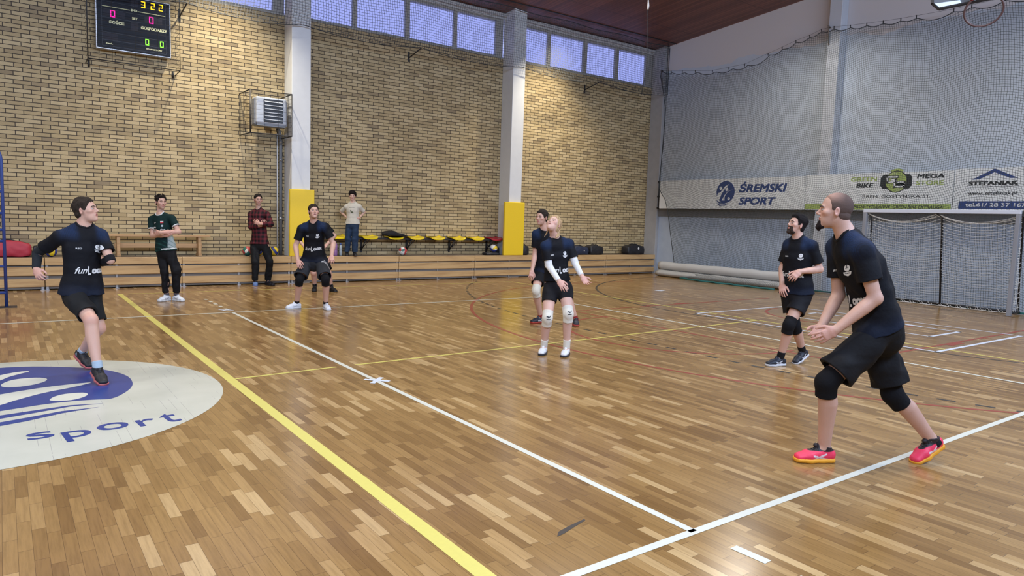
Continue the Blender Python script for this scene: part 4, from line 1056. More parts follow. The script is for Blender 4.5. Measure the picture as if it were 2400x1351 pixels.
# ------------------------------------------------------------------ people: signed-distance bodies meshed into one skin
def nrmz(v): v = np.asarray(v, float); return v / (np.linalg.norm(v) + 1e-9)
class Field:
    def __init__(s, lo, hi, h):
        s.h = h; s.lo = np.asarray(lo, float) - 4 * h; s.n = (np.ceil((np.asarray(hi, float) + 4 * h - s.lo) / h)).astype(int) + 1
        s.D = np.full(s.n, 0.06, np.float32)
    def win(s, lo, hi):
        a = np.clip(np.floor((lo - s.lo) / s.h).astype(int), 0, s.n - 1); b = np.clip(np.ceil((hi - s.lo) / s.h).astype(int) + 1, 1, s.n)
        if np.any(b <= a): return None, None
        ax = [s.lo[i] + s.h * np.arange(a[i], b[i]) for i in range(3)]
        P = np.stack(np.meshgrid(*ax, indexing='ij'), -1).astype(np.float32)
        return (slice(a[0], b[0]), slice(a[1], b[1]), slice(a[2], b[2])), P
    def join(s, fn, lo, hi, k=0.01, sub=False):
        m = .035 + k
        w, P = s.win(np.asarray(lo) - m, np.asarray(hi) + m)
        if w is None: return
        d = np.minimum(fn(P), .06).astype(np.float32); D = s.D[w]
        if sub:
            d = -d; h_ = np.clip(.5 - .5 * (D - d) / k, 0, 1) if k > 0 else (D < d) * 1.0
            s.D[w] = D * (1 - h_) + d * h_ + k * h_ * (1 - h_)
        else:
            h_ = np.clip(.5 + .5 * (D - d) / k, 0, 1) if k > 0 else (D > d) * 1.0
            s.D[w] = D * (1 - h_) + d * h_ - k * h_ * (1 - h_)
    def cut(s, p, n):
        """keep the side opposite to n, everywhere"""
        ax = [s.lo[i] + s.h * np.arange(s.n[i]) for i in range(3)]
        q = (ax[0][:, None, None] - p[0]) * n[0] + (ax[1][None, :, None] - p[1]) * n[1] + (ax[2][None, None, :] - p[2]) * n[2]
        s.D = np.maximum(s.D, q.astype(np.float32))
    def limb(s, pts, rads, k=.012, cuts=(), lat=None, wr=None, sub=False):
        """tapered limb through pts; rads = radius or (lateral, depth) pairs"""
        pts = [np.asarray(p, float) for p in pts]; R_ = [(r, r) if np.isscalar(r) else r for r in rads]
        mx = max(max(r) for r in R_); lo = np.min(pts, 0) - mx; hi = np.max(pts, 0) + mx
        def fn(P):
            best = None
            for i in range(len(pts) - 1):
                a, b = pts[i], pts[i + 1]; ab = b - a; L = np.linalg.norm(ab) + 1e-9; u = ab / L
                pa = P - a.astype(np.float32); t = np.clip(pa @ u.astype(np.float32) / L, 0, 1)
                q = pa - t[..., None] * ab.astype(np.float32)
                w0, d0 = R_[i]; w1, d1 = R_[i + 1]; W_ = w0 + (w1 - w0) * t; D_ = d0 + (d1 - d0) * t
                if lat is None: e = np.sqrt((q ** 2).sum(-1)) - W_
                else:
                    l_ = lat - u * (lat @ u); l_ = nrmz(l_); f_ = np.cross(l_, u)
                    ql, qf, qa = q @ l_.astype(np.float32), q @ f_.astype(np.float32), q @ u.astype(np.float32)
                    m = np.minimum(W_, D_); nn = np.sqrt((ql / W_) ** 2 + (qf / D_) ** 2 + (qa / m) ** 2)
                    g = np.sqrt((ql / W_ ** 2) ** 2 + (qf / D_ ** 2) ** 2 + (qa / m ** 2) ** 2) + 1e-6
                    e = nn * (nn - 1) / g
                best = e if best is None else np.minimum(best, e) if lat is None else smin(best, e, .02)
            if wr is not None: best = best + wr(P)
            for (cp, cn) in cuts: best = np.maximum(best, (P - np.asarray(cp, np.float32)) @ np.asarray(cn, np.float32))
            return best
        s.join(fn, lo, hi, k, sub)
    def ell(s, c, r, M, k=.01, sub=False, scale=1.0):
        """ellipsoid with radii r in the frame M (3x3, columns = axes)"""
        c = np.asarray(c, float); r = np.asarray(r, float) * scale
        def fn(P):
            q = (P - c.astype(np.float32)) @ M.astype(np.float32); nn = np.sqrt(((q / r) ** 2).sum(-1)); g = np.sqrt(((q / r ** 2) ** 2).sum(-1)) + 1e-6
            return nn * (nn - 1) / g
        e = np.sqrt(((M * r) ** 2).sum(1)); s.join(fn, c - e, c + e, k, sub)
    def mesh(s):
        G = openvdb.FloatGrid(background=.06); G.copyFromArray(np.clip(s.D, -.06, .06)); p, q = G.convertToQuads(0.0)
        return p.astype(float) * s.h + s.lo, q
def smin(a, b, k):
    h_ = np.clip(.5 + .5 * (b - a) / k, 0, 1); return b * (1 - h_) + a * h_ - k * h_ * (1 - h_)
def put(name, P, Q, m, parent, col=None, origin=(0, 0, 0)):
    me = bpy.data.meshes.new(name); me.vertices.add(len(P)); me.vertices.foreach_set('co', (P - np.asarray(origin)).astype(np.float32).ravel())
    Q = Q[:, ::-1] if False else Q
    me.loops.add(Q.size); me.loops.foreach_set('vertex_index', Q.ravel().astype(np.int32)); me.polygons.add(len(Q))
    me.polygons.foreach_set('loop_start', np.arange(0, Q.size, 4, dtype=np.int32)); me.polygons.foreach_set('loop_total', np.full(len(Q), 4, np.int32))
    me.polygons.foreach_set('use_smooth', [True] * len(Q)); me.update(); me.validate()
    # outward normals
    v = P[Q]; c = P.mean(0); nn = np.cross(v[:, 1] - v[:, 0], v[:, 2] - v[:, 0]); vol = ((v[:, 0] - c) * nn).sum()
    if vol < 0: me.flip_normals()
    if col is not None:
        ca = me.color_attributes.new('Col', 'FLOAT_COLOR', 'POINT'); c4 = np.ones((len(P), 4), np.float32); c4[:, :3] = col; ca.data.foreach_set('color', c4.ravel())
    me.materials.append(m)
    o = link(bpy.data.objects.new(name, me)); o.parent = parent
    return o
def m_attr(name, rough, bump=(0, 0), sss=0.0, spec=.4, sheen=0):
    n = NT(name); a = n.n('VertexColor', layer_name='Col'); n.lk(a.outputs[0], n.b.inputs['Base Color'])
    n.b.inputs['Roughness'].default_value = rough; n.b.inputs['Specular IOR Level'].default_value = spec
    if sss: n.b.inputs['Subsurface Weight'].default_value = sss; n.b.inputs['Subsurface Radius'].default_value = (.02, .006, .004); n.b.inputs['Subsurface Scale'].default_value = .5
    if bump[1]:
        tc = n.n('TexCoord'); n.bump(n.noise(tc.outputs['Object'], bump[0], 4), bump[1], .01)
    return n.m
M_SKIN = m_attr('skin', .48, (90, .12), .08)
M_CLOTH = m_attr('sports_fabric', .75, (26, .45), 0, .18)
M_KNIT = m_attr('knitted_fabric', .9, (60, .3), 0, .2)
M_HAIR = m_attr('hair', .75, (190, .8), 0, .12)
M_SHOE = m_attr('shoe_fabric', .5, (80, .2), 0, .4)
M_EYE = mat('eye_white', (.45, .43, .42), .35); M_IRIS = mat('dark_iris', (.02, .018, .015), .15)
M_PRINT = mat('white_shirt_print', (.62, .63, .64), .6)
HEAD = [((0, -.012, .035), (.076, .096, .088), .02), ((0, .030, -.028), (.056, .058, .082), .026), ((0, .042, -.070), (.037, .038, .033), .026),
        ((0, .068, -.094), (.020, .018, .017), .02), ((-.043, .056, -.012), (.022, .022, .018), .02), ((.043, .056, -.012), (.022, .022, .018), .02),
        ((0, .080, .026), (.044, .010, .009), .016)]
def head_frame(face, up0=(0, 0, 1)):
    y = nrmz(face); x = nrmz(np.cross(y, up0)); z = np.cross(x, y); return np.stack([x, y, z], 1)   # columns: right(person's right is -x when seen?), forward, up

def build_person(S, J, lab):
    t0 = time.time(); J = {k: np.asarray(v, float) for k, v in J.items()}; sc = S.get('sc', 1.0); zf = S.get('zf', 0.0); h = S.get('h', .0055)
    camp = np.array(cam.matrix_world.translation); FEET = {}
    for sd in 'RL':
        an, toe = J['a' + sd], J['t' + sd]; s_ = sc * S.get('foot', 1.0); dh = toe - an; dh[2] = 0; dh = nrmz(dh); pt = math.radians(S.get('lift', {}).get(sd, 0)); fz = zf + S.get('air', {}).get(sd, 0)
        if pt == 0: J['a' + sd] = np.array([an[0], an[1], fz + .088 * s_]); FEET[sd] = (np.array([an[0], an[1], fz]), dh)
        else:
            d = dh * math.cos(pt) - np.array([0, 0, math.sin(pt)]); un = nrmz(np.cross(np.cross(d, (0, 0, 1)), d)); tp_ = np.array([toe[0], toe[1], fz])
            Hg = tp_ - d * (.16 if pt > 0 else -.0) * s_ if pt > 0 else np.array([an[0], an[1], fz]) + np.array([0, 0, .0]); J['a' + sd] = Hg + un * .088 * s_; FEET[sd] = (Hg, d)
    base = (J['aR'] + J['aL']) / 2; base[2] = zf
    root = empty('person', tuple(base), lab, 'person', S.get('group'))
    tow = camp - J['hc']; tow[2] = 0; tow = nrmz(tow); rgt = np.cross(tow, (0, 0, 1)) * -1
    def dirv(v): return nrmz(rgt * v[0] + np.array([0, 0, 1.]) * v[1] + tow * v[2])
    HM = head_frame(dirv(S['face'])); 
    if S.get('tilt'): a = math.radians(S['tilt']); c_, s_ = math.cos(a), math.sin(a); HM = np.stack([HM[:, 0] * c_ + HM[:, 2] * s_, HM[:, 1], HM[:, 2] * c_ - HM[:, 0] * s_], 1)
    hs = S.get('hs', 1.0); hc = J['hc']
    def HP(x, y, z): return hc + HM @ (np.array([x, y, z]) * hs)
    hip = (J['hipR'] + J['hipL']) / 2; nk = J['nk']; up = nrmz(nk - hip)
    sl = nrmz(J['sL'] - J['sR']); fw = nrmz(np.cross(sl, up)); hl = nrmz(J['hipL'] - J['hipR']); 
    lat = nrmz(sl + hl); sw = np.linalg.norm(J['sL'] - J['sR']) / 2
    fwt = nrmz(np.cross(lat, up))
    cb = S.get('bend', 0.0)
    w = S.get('w', 1.0) * sc
    T = np.linalg.norm(nk - hip)
    def sp(t, f=0.0): return hip + up * T * t + fwt * (f - cb * math.sin(math.pi * min(max(t, 0), 1)))
    torso = [(sp(-.06), (.150 * w, .105 * w)), (sp(.12), (.145 * w, .100 * w)), (sp(.38), (.128 * w, .092 * w)), (sp(.66), (.143 * w, .105 * w)), (sp(.82), (.132 * w, .088 * w)), (sp(.94), (.078 * w, .062 * w))]
    sm = (J['sL'] + J['sR']) / 2
    # hands: finger frame
    def hand(F, side):
        wp, hp = J['w' + side], J['h' + side]; el = J['e' + side]
        d = nrmz(hp - wp); pn = dirv(S['palm' + side]) if S.get('palm' + side) else -nrmz(np.cross(d, sl)); pn = nrmz(pn - d * (pn @ d)); q = np.cross(d, pn) * (-1 if side == 'L' else 1)
        # q points to the thumb side
        s_ = sc * S.get('hand', 1.0); curl = S.get('curl' + side, .45)
        pc = wp + d * .045 * s_
        F.limb([wp - d * .01, wp + d * .03 * s_, wp + d * .082 * s_], [(.026 * s_, .019 * s_), (.037 * s_, .017 * s_), (.040 * s_, .013 * s_)], .012, lat=q)
        for i, (off, L, a_) in enumerate(((.029, .080, .05), (.010, .092, .0), (-.010, .086, -.04), (-.028, .068, -.09))):
            root_ = wp + d * (.080 - .006 * abs(i - 1)) * s_ + q * off * s_; dd = nrmz(d + q * a_ * 2.6); c_ = curl * (1 + .14 * i); pts = [root_ - dd * .015 * s_]; ang = c_ * .5; p_ = root_
            pts.append(p_)
            for seg in (.42, .32, .26):
                v = dd * math.cos(ang) + pn * math.sin(ang); p_ = p_ + v * L * seg * s_; pts.append(p_); ang += c_
            F.limb(pts, [.0090 * s_, .0092 * s_, .0086 * s_, .0078 * s_, .0064 * s_], .002)
        tr = wp + d * .022 * s_ + q * .022 * s_; t1 = tr + nrmz(d * .75 + q * .75 + pn * .25) * .040 * s_; t2 = t1 + nrmz(d * .95 + q * .30 + pn * .30) * .030 * s_; t3 = t2 + nrmz(d + q * .08 + pn * .45) * .024 * s_
        F.limb([tr, t1, t2, t3], [.015 * s_, .0120 * s_, .0105 * s_, .0085 * s_], .008)
    lo = np.min([v for v in J.values()], 0) - .28; hi = np.max([v for v in J.values()], 0) + .28; lo[2] = max(lo[2], zf - .02); hi[2] = J['hc'][2] + .20
    F = Field(lo, hi, h)
    # torso, pelvis, neck
    F.limb([a for a, b in torso], [b for a, b in torso], .03, lat=lat)
    F.limb([J['sR'], sm + up * .0, J['sL']], [.046 * w, .055 * w, .046 * w], .05)
    for sd in 'RL': F.limb([nk + up * .045, nk * .45 + J['s' + sd] * .55 + up * .018, J['s' + sd]], [.040 * w, .036 * w, .040 * w], .04)
    skb = HP(0, -.025, -.045)
    F.limb([nk - up * .04, (nk + skb) / 2 * 1.0, skb], [.058 * hs, .050 * hs * S.get("nw", 1), .050 * hs * S.get("nw", 1)], .025)
    for sd in 'RL':
        s0, e, wr_ = J['s' + sd], J['e' + sd], J['w' + sd]; m1 = s0 * .55 + e * .45; f1 = e * .70 + wr_ * .30; a = S.get('arm', 1.0) * sc
        F.limb([s0, m1, e], [.047 * a, .044 * a, .037 * a], .02); F.limb([e, f1, wr_], [.039 * a, .041 * a, .026 * a], .02)
        hand(F, sd)
        hp_, kn, an, toe = J['hip' + sd], J['k' + sd], J['a' + sd], J['t' + sd]; lg = S.get('leg', 1.0) * sc; bk = -fwt * .016
        F.limb([hp_, hp_ * .6 + kn * .4, kn], [.086 * lg, .078 * lg, .055 * lg], .03)
        kd = nrmz(kn - an); F.limb([kn, kn * .68 + an * .32 + bk, kn * .35 + an * .65 + bk * .6, an], [.053 * lg, .057 * lg, .045 * lg, .036 * lg], .03)
        Hg_, d_ = FEET[sd]; F.limb([an, Hg_ + d_ * .08 * sc + np.array([0, 0, .045 * sc])], [.036 * lg, .026 * lg], .02)
    # head
    for c_, r_, k_ in HEAD: F.ell(HP(*c_), r_, HM, k_ * hs, scale=hs)
    nl = S.get('nose', 1.0)
    F.limb([HP(0, .084, .014), HP(0, .084 + .022 * nl, -.020)], [.0070 * hs, .0095 * hs], .008); F.limb([HP(-.011, .094, -.027), HP(.011, .094, -.027)], [.0068 * hs, .0068 * hs], .006)
    for sx in (-1, 1):
        F.ell(HP(sx * .031, .099, .004), (.017, .015, .011), HM, .010, True, hs)
        EM = HM.copy(); EM[:, 0] = nrmz(HM[:, 0] + sx * .0 * HM[:, 1] - HM[:, 1] * sx * .35 * -1); 
        ex = nrmz(HM[:, 0] * sx - HM[:, 1] * .45); ey = nrmz(np.cross(HM[:, 2], ex)); EM = np.stack([ex, ey, HM[:, 2]], 1)
        F.ell(HP(sx * .080, -.006, -.004), (.007, .018, .031), EM, .006, False, hs)
        F.ell(HP(sx * .086, -.001, -.001), (.004, .010, .018), EM, .004, True, hs)
    F.ell(HP(0, .086, -.051), (.0245, .008, .0052), HM, .004, False, hs); F.ell(HP(0, .084, -.060), (.021, .009, .0062), HM, .004, False, hs)
    if S.get('mouth'): F.ell(HP(0, .096, -.0555), (.014, .012, .0040 + .004 * S['mouth']), HM, .003, True, hs)
    P, Q = F.mesh(); L_ = (P - hc) @ HM / hs
    sk = np.array(S.get('skin', (.56, .34, .265))); C = np.tile(sk, (len(P), 1)).astype(np.float32)
    r = np.random.RandomState(3); C *= (1 + .05 * np.sin(P @ r.randn(3) * 30) * np.sin(P @ r.randn(3) * 22))[:, None]
    def tint(mask, c, a): C[mask] = C[mask] * (1 - a) + np.array(c) * a
    near = (np.abs(L_) < .16).all(1)
    lip = near & (((L_[:, 0] / .0245) ** 2 + ((L_[:, 2] + .0555) / .0125) ** 2) < 1) & (L_[:, 1] > .07); tint(lip, (.40, .14, .13), .75)
    if S.get('mouth'): tint(near & (((L_[:, 0] / .015) ** 2 + ((L_[:, 2] + .0555) / .006) ** 2) < 1) & (L_[:, 1] > .07), (.06, .015, .015), .9)
    ck = near & (((np.abs(L_[:, 0]) - .04) / .022) ** 2 + ((L_[:, 2] + .02) / .022) ** 2 < 1) & (L_[:, 1] > .02); tint(ck, (.60, .27, .22), .30)
    tint(near & (np.abs(L_[:, 0]) > .074) & (L_[:, 1] < .03), (.58, .26, .22), .35)
    for sx in (-1, 1): tint(near & (((L_[:, 0] - sx * .031) / .020) ** 2 + ((L_[:, 2] - .006) / .013) ** 2 < 1) & (L_[:, 1] > .06), (.30, .16, .13), .35)
    if S.get('stubble'): tint(near & (L_[:, 2] < -.035) & (L_[:, 1] > .01) & ~lip, (.16, .10, .08), S['stubble'])
    for sd in 'RL':
        dk = np.linalg.norm(P - J['k' + sd], axis=1) < .07; tint(dk, (.58, .26, .21), .25)
        dh = np.linalg.norm(P - J['h' + sd], axis=1) < .10; tint(dh, (.60, .27, .24), .30)
    body = put('body', P, Q, M_SKIN, root, C, base)
    # eyes and brows
    for sx in (-1, 1):
        bm = B(); ellipsoid(bm, (0, 0, 0), (.0122 * hs, .011 * hs, .0064 * hs), u=16, v=10)
        e = mesh_obj('eye', bm, [M_EYE, M_IRIS], root); 
        for f in e.data.polygons:
            c_ = f.center
            if c_.y > .006 * hs and abs(c_.x - S.get('gaze', 0) * .003) < .0062 * hs: f.material_index = 1
        e.matrix_world = Matrix.Translation(HP(sx * .031, .0755, .005) - base) @ Matrix(HM.tolist()).to_4x4()
        bm = B(); tube(bm, [HP(sx * x_, y_, z_) - base for x_, y_, z_ in ((.012, .0925, .0250), (.025, .0915, .0285), (.038, .0845, .0275), (.049, .0735, .020))], .0035 * hs, 6, rr=[.0030 * hs, .0042 * hs, .0036 * hs, .002 * hs])
        mesh_obj('eyebrow', bm, mat('brow_%s' % S['hairname'], S['hair'], .8), root)
    hm = S.get('hairmode', 'short')
    # hair
    if hm:
        off = {'short': .012, 'buzz': .0022, 'long': .012, 'mop': .020}[hm]; top = S.get('hairtop', off)
        Fh = Field(hc - .19 * hs, hc + .19 * hs, .004 if h > .005 else .003)
        if hm == 'long': Fh = Field(hc - np.array([.2, .2, .32]), hc + .19, .004)
        M32 = HM.astype(np.float32); q = np.random.RandomState(S.get('seed', 1))
        kx = [q.randn(3) * np.array([60, 30, 60]) for _ in range(4)]
        def hairf(Pw):
            l = ((Pw - hc.astype(np.float32)) @ M32) / hs; x, y, z = l[..., 0], l[..., 1], l[..., 2]
            e = lambda c_, r_: (lambda nn, g: nn * (nn - 1) / (g + 1e-6))(np.sqrt(((x - c_[0]) / r_[0]) ** 2 + ((y - c_[1]) / r_[1]) ** 2 + ((z - c_[2]) / r_[2]) ** 2), np.sqrt(((x - c_[0]) / r_[0] ** 2) ** 2 + ((y - c_[1]) / r_[1] ** 2) ** 2 + ((z - c_[2]) / r_[2] ** 2) ** 2))
            fr = S.get('fringe', .070)
            zl = np.interp(y, [-.12, -.085, -.03, .000, .018, .030, .045, .060, .078, .12], [-.075, -.070, -.045, .012, -.012, -.010, .030, fr - .014, fr + .004, fr + .012] if hm != 'long' else [-.11, -.10, -.085, -.07, -.03, .0, .035, .062, .078, .09])
            zl = zl + (.0035 if hm != 'buzz' else .001) * np.sin(x * 190 + 2 * np.sin(y * 130)) + .002 * np.sin(x * 430)
            rec = S.get('recede', 0) * np.clip(np.abs(x) / .05, 0, 1) * (y > .03) * .02
            tp_ = .12 + .88 * np.clip((z - zl - rec) / .030, 0, 1)
            so_ = S.get('hairside', min(off, .005) if hm == 'short' else off * .8)
            zt_ = np.clip((z - .02) / .06, 0, 1); zt_ = zt_ * zt_ * (3 - 2 * zt_)
            d = e((0, -.012, .035), (.076, .096, .088)) - (so_ + (top - so_) * zt_) * tp_
            d = np.minimum(d, e((0, -.030, -.022), (.064 + so_, .066 + so_, .062)) + so_ * (1 - tp_))
            am = S.get('hairnoise', .0014 if hm != 'buzz' else 0) * (.3 + zt_)
            if hm != 'buzz': d = d + am * (np.sin(l @ kx[0].astype(np.float32)) + np.sin(l @ kx[1].astype(np.float32)) + .6 * np.sin(l @ (kx[2] * 1.8).astype(np.float32)))
            return np.maximum(d, (zl + rec - z) * .8) * hs
        Fh.join(hairf, Fh.lo + .04, Fh.lo + Fh.h * Fh.n - .04, 0)
        for st in S.get('strands', ()):
            Fh.limb([HP(*p_[:3]) if len(p_) == 4 else HP(*p_) for p_ in st[0]], st[1], .008)
        Ph, Qh = Fh.mesh()
        if len(Ph):
            hcl = np.array(S['hair']); Ch = np.tile(hcl, (len(Ph), 1)); lh = (Ph - hc) @ HM; Ch *= (1 + .28 * np.sin(lh[:, 0] * 420 + 3 * np.sin(lh[:, 1] * 60)) * np.sin(lh[:, 1] * 90))[:, None]
            if hm == 'buzz': tint_ = (.05 + .55 * np.clip((lh[:, 2] - .05) / .05, 0, 1) * np.clip((lh[:, 1] + .05) / .08, 0, 1))[:, None]; Ch = np.tile(hcl, (len(Ph), 1)) * (1 - tint_) + sk * tint_
            put('hair', Ph, Qh, M_HAIR if hm != 'buzz' else M_KNIT, root, np.clip(Ch, 0, 1), base)
    if S.get('beard'):
        Fb = Field(hc - .17 * hs, hc + .17 * hs, .0035)
        bd = S['beard']; M32 = HM.astype(np.float32)
        def bf(Pw):
            l = ((Pw - hc.astype(np.float32)) @ M32) / hs; x, y, z = l[..., 0], l[..., 1], l[..., 2]; o_ = bd.get('o', .0062)
            e = lambda c_, r_: (np.sqrt(((x - c_[0]) / r_[0]) ** 2 + ((y - c_[1]) / r_[1]) ** 2 + ((z - c_[2]) / r_[2]) ** 2) - 1) * min(r_)
            d = np.minimum(e((0, .042, -.072), (.046 + o_, .040 + o_, .034 + o_)), e((0, .068, -.096), (.022 + o_, .020 + o_, .020 + o_)))
            d = smin(d, e((0, .030, -.030), (.060 + o_, .058 + o_, .084 + o_)), .01)
            wd = bd.get('w', .05)
            lim = np.maximum(z + .034, np.abs(x) - wd); d = np.maximum(d, lim); d = np.maximum(d, bd.get('y0', .02) - y)
            hole = .0105 - np.sqrt((x / 2.1) ** 2 + (z + .0565) ** 2) if not bd.get('nomo') else (z + .070)
            return np.maximum(d, hole) * hs
        Fb.join(bf, hc - .13, hc + .13, 0)
        if bd.get('tuft'): Fb.limb([HP(0, .080, -.086), HP(0, .088, -.112), HP(0, .084, -.130)], [.017, .019, .010], .01)
        Pb, Qb = Fb.mesh(); put('beard', Pb, Qb, M_HAIR, root, np.tile(np.array(S.get('beardcol', S['hair'])), (len(Pb), 1)) * (1 + .25 * np.sin(Pb @ np.array([500, 300, 200])))[:, None], base)
    # ---- clothes
    wv = np.random.RandomState(S.get('seed', 1) + 10); W1 = [wv.randn(3) * 16 for _ in range(3)] + [wv.randn(3) * 34 for _ in range(3)]
    def wrk(a): return lambda P_: (a * (np.sin(P_ @ W1[0].astype(np.float32)) + np.sin(P_ @ W1[1].astype(np.float32) + 2 * np.sin(P_ @ W1[2].astype(np.float32))) + .5 * np.sin(P_ @ W1[3].astype(np.float32) + np.sin(P_ @ W1[4].astype(np.float32))))).astype(np.float32)
    hol = []; tp = S['top']; off = tp.get('off', .014); Fs = Field(lo, hi, h)
    hem = tp.get('hem', -.18)
    rows_ = [(sp(min(hem - .06, -.12)), (tp.get('hw', .180) * w, .126 * w)), (sp(-.04), (tp.get('hw', .180) * w - .003, .122 * w)), (sp(.15), (.158 * w, .110 * w)), (sp(.38), (.137 * w, .100 * w)), (sp(.66), (.146 * w, .108 * w)), (sp(.82), (.134 * w, .090 * w)), (sp(.945), (.080 * w, .064 * w))]
    Fs.limb([a for a, b in rows_], [(b[0] + off, b[1] + off) for a, b in rows_], .03, lat=lat, wr=wrk(tp.get('wr', .0035)), cuts=[(sp(hem), -up)])
    Fs.limb([J['sR'], sm, J['sL']], [.047 * w + off * .6, .056 * w + off * .6, .047 * w + off * .6], .045)
    for sd in 'RL': Fs.limb([nk + up * .030, nk * .45 + J['s' + sd] * .55 + up * .018, J['s' + sd]], [.036 * w + off * .5, .037 * w + off * .5, .041 * w + off * .5], .035)
    for sd in 'RL':
        s0, e, wr_ = J['s' + sd], J['e' + sd], J['w' + sd]; u = nrmz(e - s0); sv = tp.get('sleeve', .62); a = S.get('arm', 1.0) * sc
        if sv <= 1:
            en_ = s0 + (e - s0) * sv; Fs.limb([s0, (s0 + en_) / 2, en_ + u * .05], [.048 * a + off * .6, .050 * a + off * .8, .053 * a + off * 1.0], .03, cuts=[(en_, u)], wr=wrk(.002)); hol.append((Fs, en_, u, .053 * a + off - .009))
        else:
            f1 = e * .7 + wr_ * .3; u2 = nrmz(wr_ - e); en_ = e + (wr_ - e) * (sv - 1)
            Fs.limb([s0, (s0 + e) / 2, e], [.049 * a + off * .6, .049 * a + off * .7, .045 * a + off * .6], .03, wr=wrk(.0035)); Fs.limb([e, f1, en_ + u2 * .04], [.048 * a + off * .5, .048 * a + off * .5, .036 * a + off * .4], .02, cuts=[(en_, u2)], wr=wrk(.003))
    bo_ = S['bottom'].get('off', .014); lg = S.get('leg', 1.0) * sc
    for sd in 'RL': Fs.limb([J['hip' + sd], J['hip' + sd] * (1 - tp.get('tail', .15)) + J['k' + sd] * tp.get('tail', .15)], [.084 * lg + bo_ * .6 + .009, .084 * lg + bo_ * .7 + .010], .03, cuts=[(sp(hem), -up)])
    nr = tp.get('neck', .064) * hs; ctr = nk + fwt * .018 + up * .035 * hs
    Fs.limb([ctr - up * .03 + fwt * .008, skb + up * .05], [nr, nr * 1.15], .008) if False else None
    def nsub(P_): a_ = P_ - ctr.astype(np.float32); return np.sqrt((a_ ** 2).sum(-1)) - nr
    Fs.join(nsub, ctr - nr, ctr + nr, .006, True)
    for f_, e_, u_, r_ in hol: f_.limb([e_ - u_ * .025, e_ + u_ * .05], [r_ * .9, r_], .003, sub=True)
    Ps, Qs = Fs.mesh(); col = np.tile(np.array(tp['col']), (len(Ps), 1)).astype(float)
    if tp.get('paint'): tp['paint'](Ps, col, dict(J=J, hip=hip, up=up, fw=fwt, lat=lat, T=T, nk=nk, sp=sp, w=w))
    shirt = put(tp.get('name', 'shirt'), Ps, Qs, tp.get('mat', M_CLOTH), root, np.clip(col, 0, 1), base)
    if tp.get('collar') is not None:
        Fc = Field(ctr - .14, ctr + .14, .004); n1 = nrmz(up * 1.0 + fwt * .45)
        def ring(P_):
            a_ = P_ - ctr.astype(np.float32); rr_ = np.sqrt((a_ ** 2).sum(-1)); return np.maximum(np.abs(rr_ - nr) - .007, -9)
        # only where the shirt surface meets the neckline sphere
        w_, PP = Fs.win(ctr - .12, ctr + .12); band = np.maximum(np.abs(np.sqrt(((PP - ctr) ** 2).sum(-1)) - nr - .004) - .007, np.abs(Fs.D[w_]) * .9 - .004)
        G = openvdb.FloatGrid(background=.06); G.copyFromArray(np.clip(band, -.06, .06).astype(np.float32)); p_, q_ = G.convertToQuads(0.0)
        if len(p_): put('collar', p_.astype(float) * Fs.h + PP[0, 0, 0], q_, tp.get('mat', M_CLOTH), root, np.tile(np.array(tp['collar']), (len(p_), 1)), base)
    # shorts / trousers
    bt = S['bottom']; Fb = Field(lo, hi, h); bo = bt.get('off', .014); cr_ = sp(bt.get('waist', .12))
    Fb.limb([sp(bt.get('waist', .12) + .02), sp(0), sp(-.08)], [(.138 * w + bo, .098 * w + bo), (.150 * w + bo, .108 * w + bo), (.138 * w + bo, .104 * w + bo)], .03, lat=lat, cuts=[(sp(bt.get('waist', .12)), up)], wr=wrk(.002))
    for sd in 'RL':
        hp_, kn, an = J['hip' + sd], J['k' + sd], J['a' + sd]; lg = S.get('leg', 1.0) * sc; L_ = bt['len']; u = nrmz(kn - hp_)
        if L_ <= 1:
            en_ = hp_ + (kn - hp_) * L_; Fb.limb([hp_, hp_ * .5 + en_ * .5, en_ + u * .06], [.082 * lg + bo * .6, .082 * lg + bo, .078 * lg + bo * bt.get('flare', 1.6)], .03, cuts=[(en_, u)], wr=wrk(bt.get('wr', .004))); hol.append((Fb, en_, u, .078 * lg + bo * bt.get('flare', 1.6) - .010))
        else:
            Fb.limb([hp_, hp_ * .5 + kn * .5, kn], [.082 * lg + bo * .6, .076 * lg + bo, .058 * lg + bo], .03, wr=wrk(bt.get('wr', .005)))
            u2 = nrmz(an - kn); en_ = kn + (an - kn) * (L_ - 1); Fb.limb([kn, kn * .6 + an * .4 - fwt * .012, en_ + u2 * .05], [.058 * lg + bo, .058 * lg + bo, bt.get('cuff', .05) * lg + bo], .03, cuts=[(en_, u2)], wr=wrk(bt.get('wr', .005) * 1.3))
    for f_, e_, u_, r_ in hol[-2:]:
        if f_ is Fb: f_.limb([e_ - u_ * .035, e_ + u_ * .05], [r_ * .9, r_], .003, sub=True)
    Pb, Qb = Fb.mesh(); col = np.tile(np.array(bt['col']), (len(Pb), 1)).astype(float)
    if bt.get('paint'): bt['paint'](Pb, col, dict(J=J, hip=hip, up=up, fw=fwt, lat=lat, T=T))
    bottom = put(bt.get('name', 'shorts'), Pb, Qb, M_CLOTH, root, np.clip(col, 0, 1), base)
    # pads, sleeves, socks
    for (nm, a_, b_, t0_, t1_, r0, r1, colr, mt) in S.get('bands', ()):
        A, Bb = J[a_], J[b_]; u = nrmz(Bb - A); p0, p1 = A + (Bb - A) * t0_, A + (Bb - A) * t1_
        Fz = Field(np.minimum(p0, p1) - max(r0, r1) - .03, np.maximum(p0, p1) + max(r0, r1) + .03, .0045 if h > .005 else .004)
        Fz.limb([p0 - u * .03, p1 + u * .03], [r0 * sc, r1 * sc], 0, cuts=[(p0, -u), (p1, u)], wr=wrk(.0008)); Pz, Qz = Fz.mesh(); put(nm, Pz, Qz, mt or M_KNIT, root, np.tile(np.array(colr), (len(Pz), 1)), base)
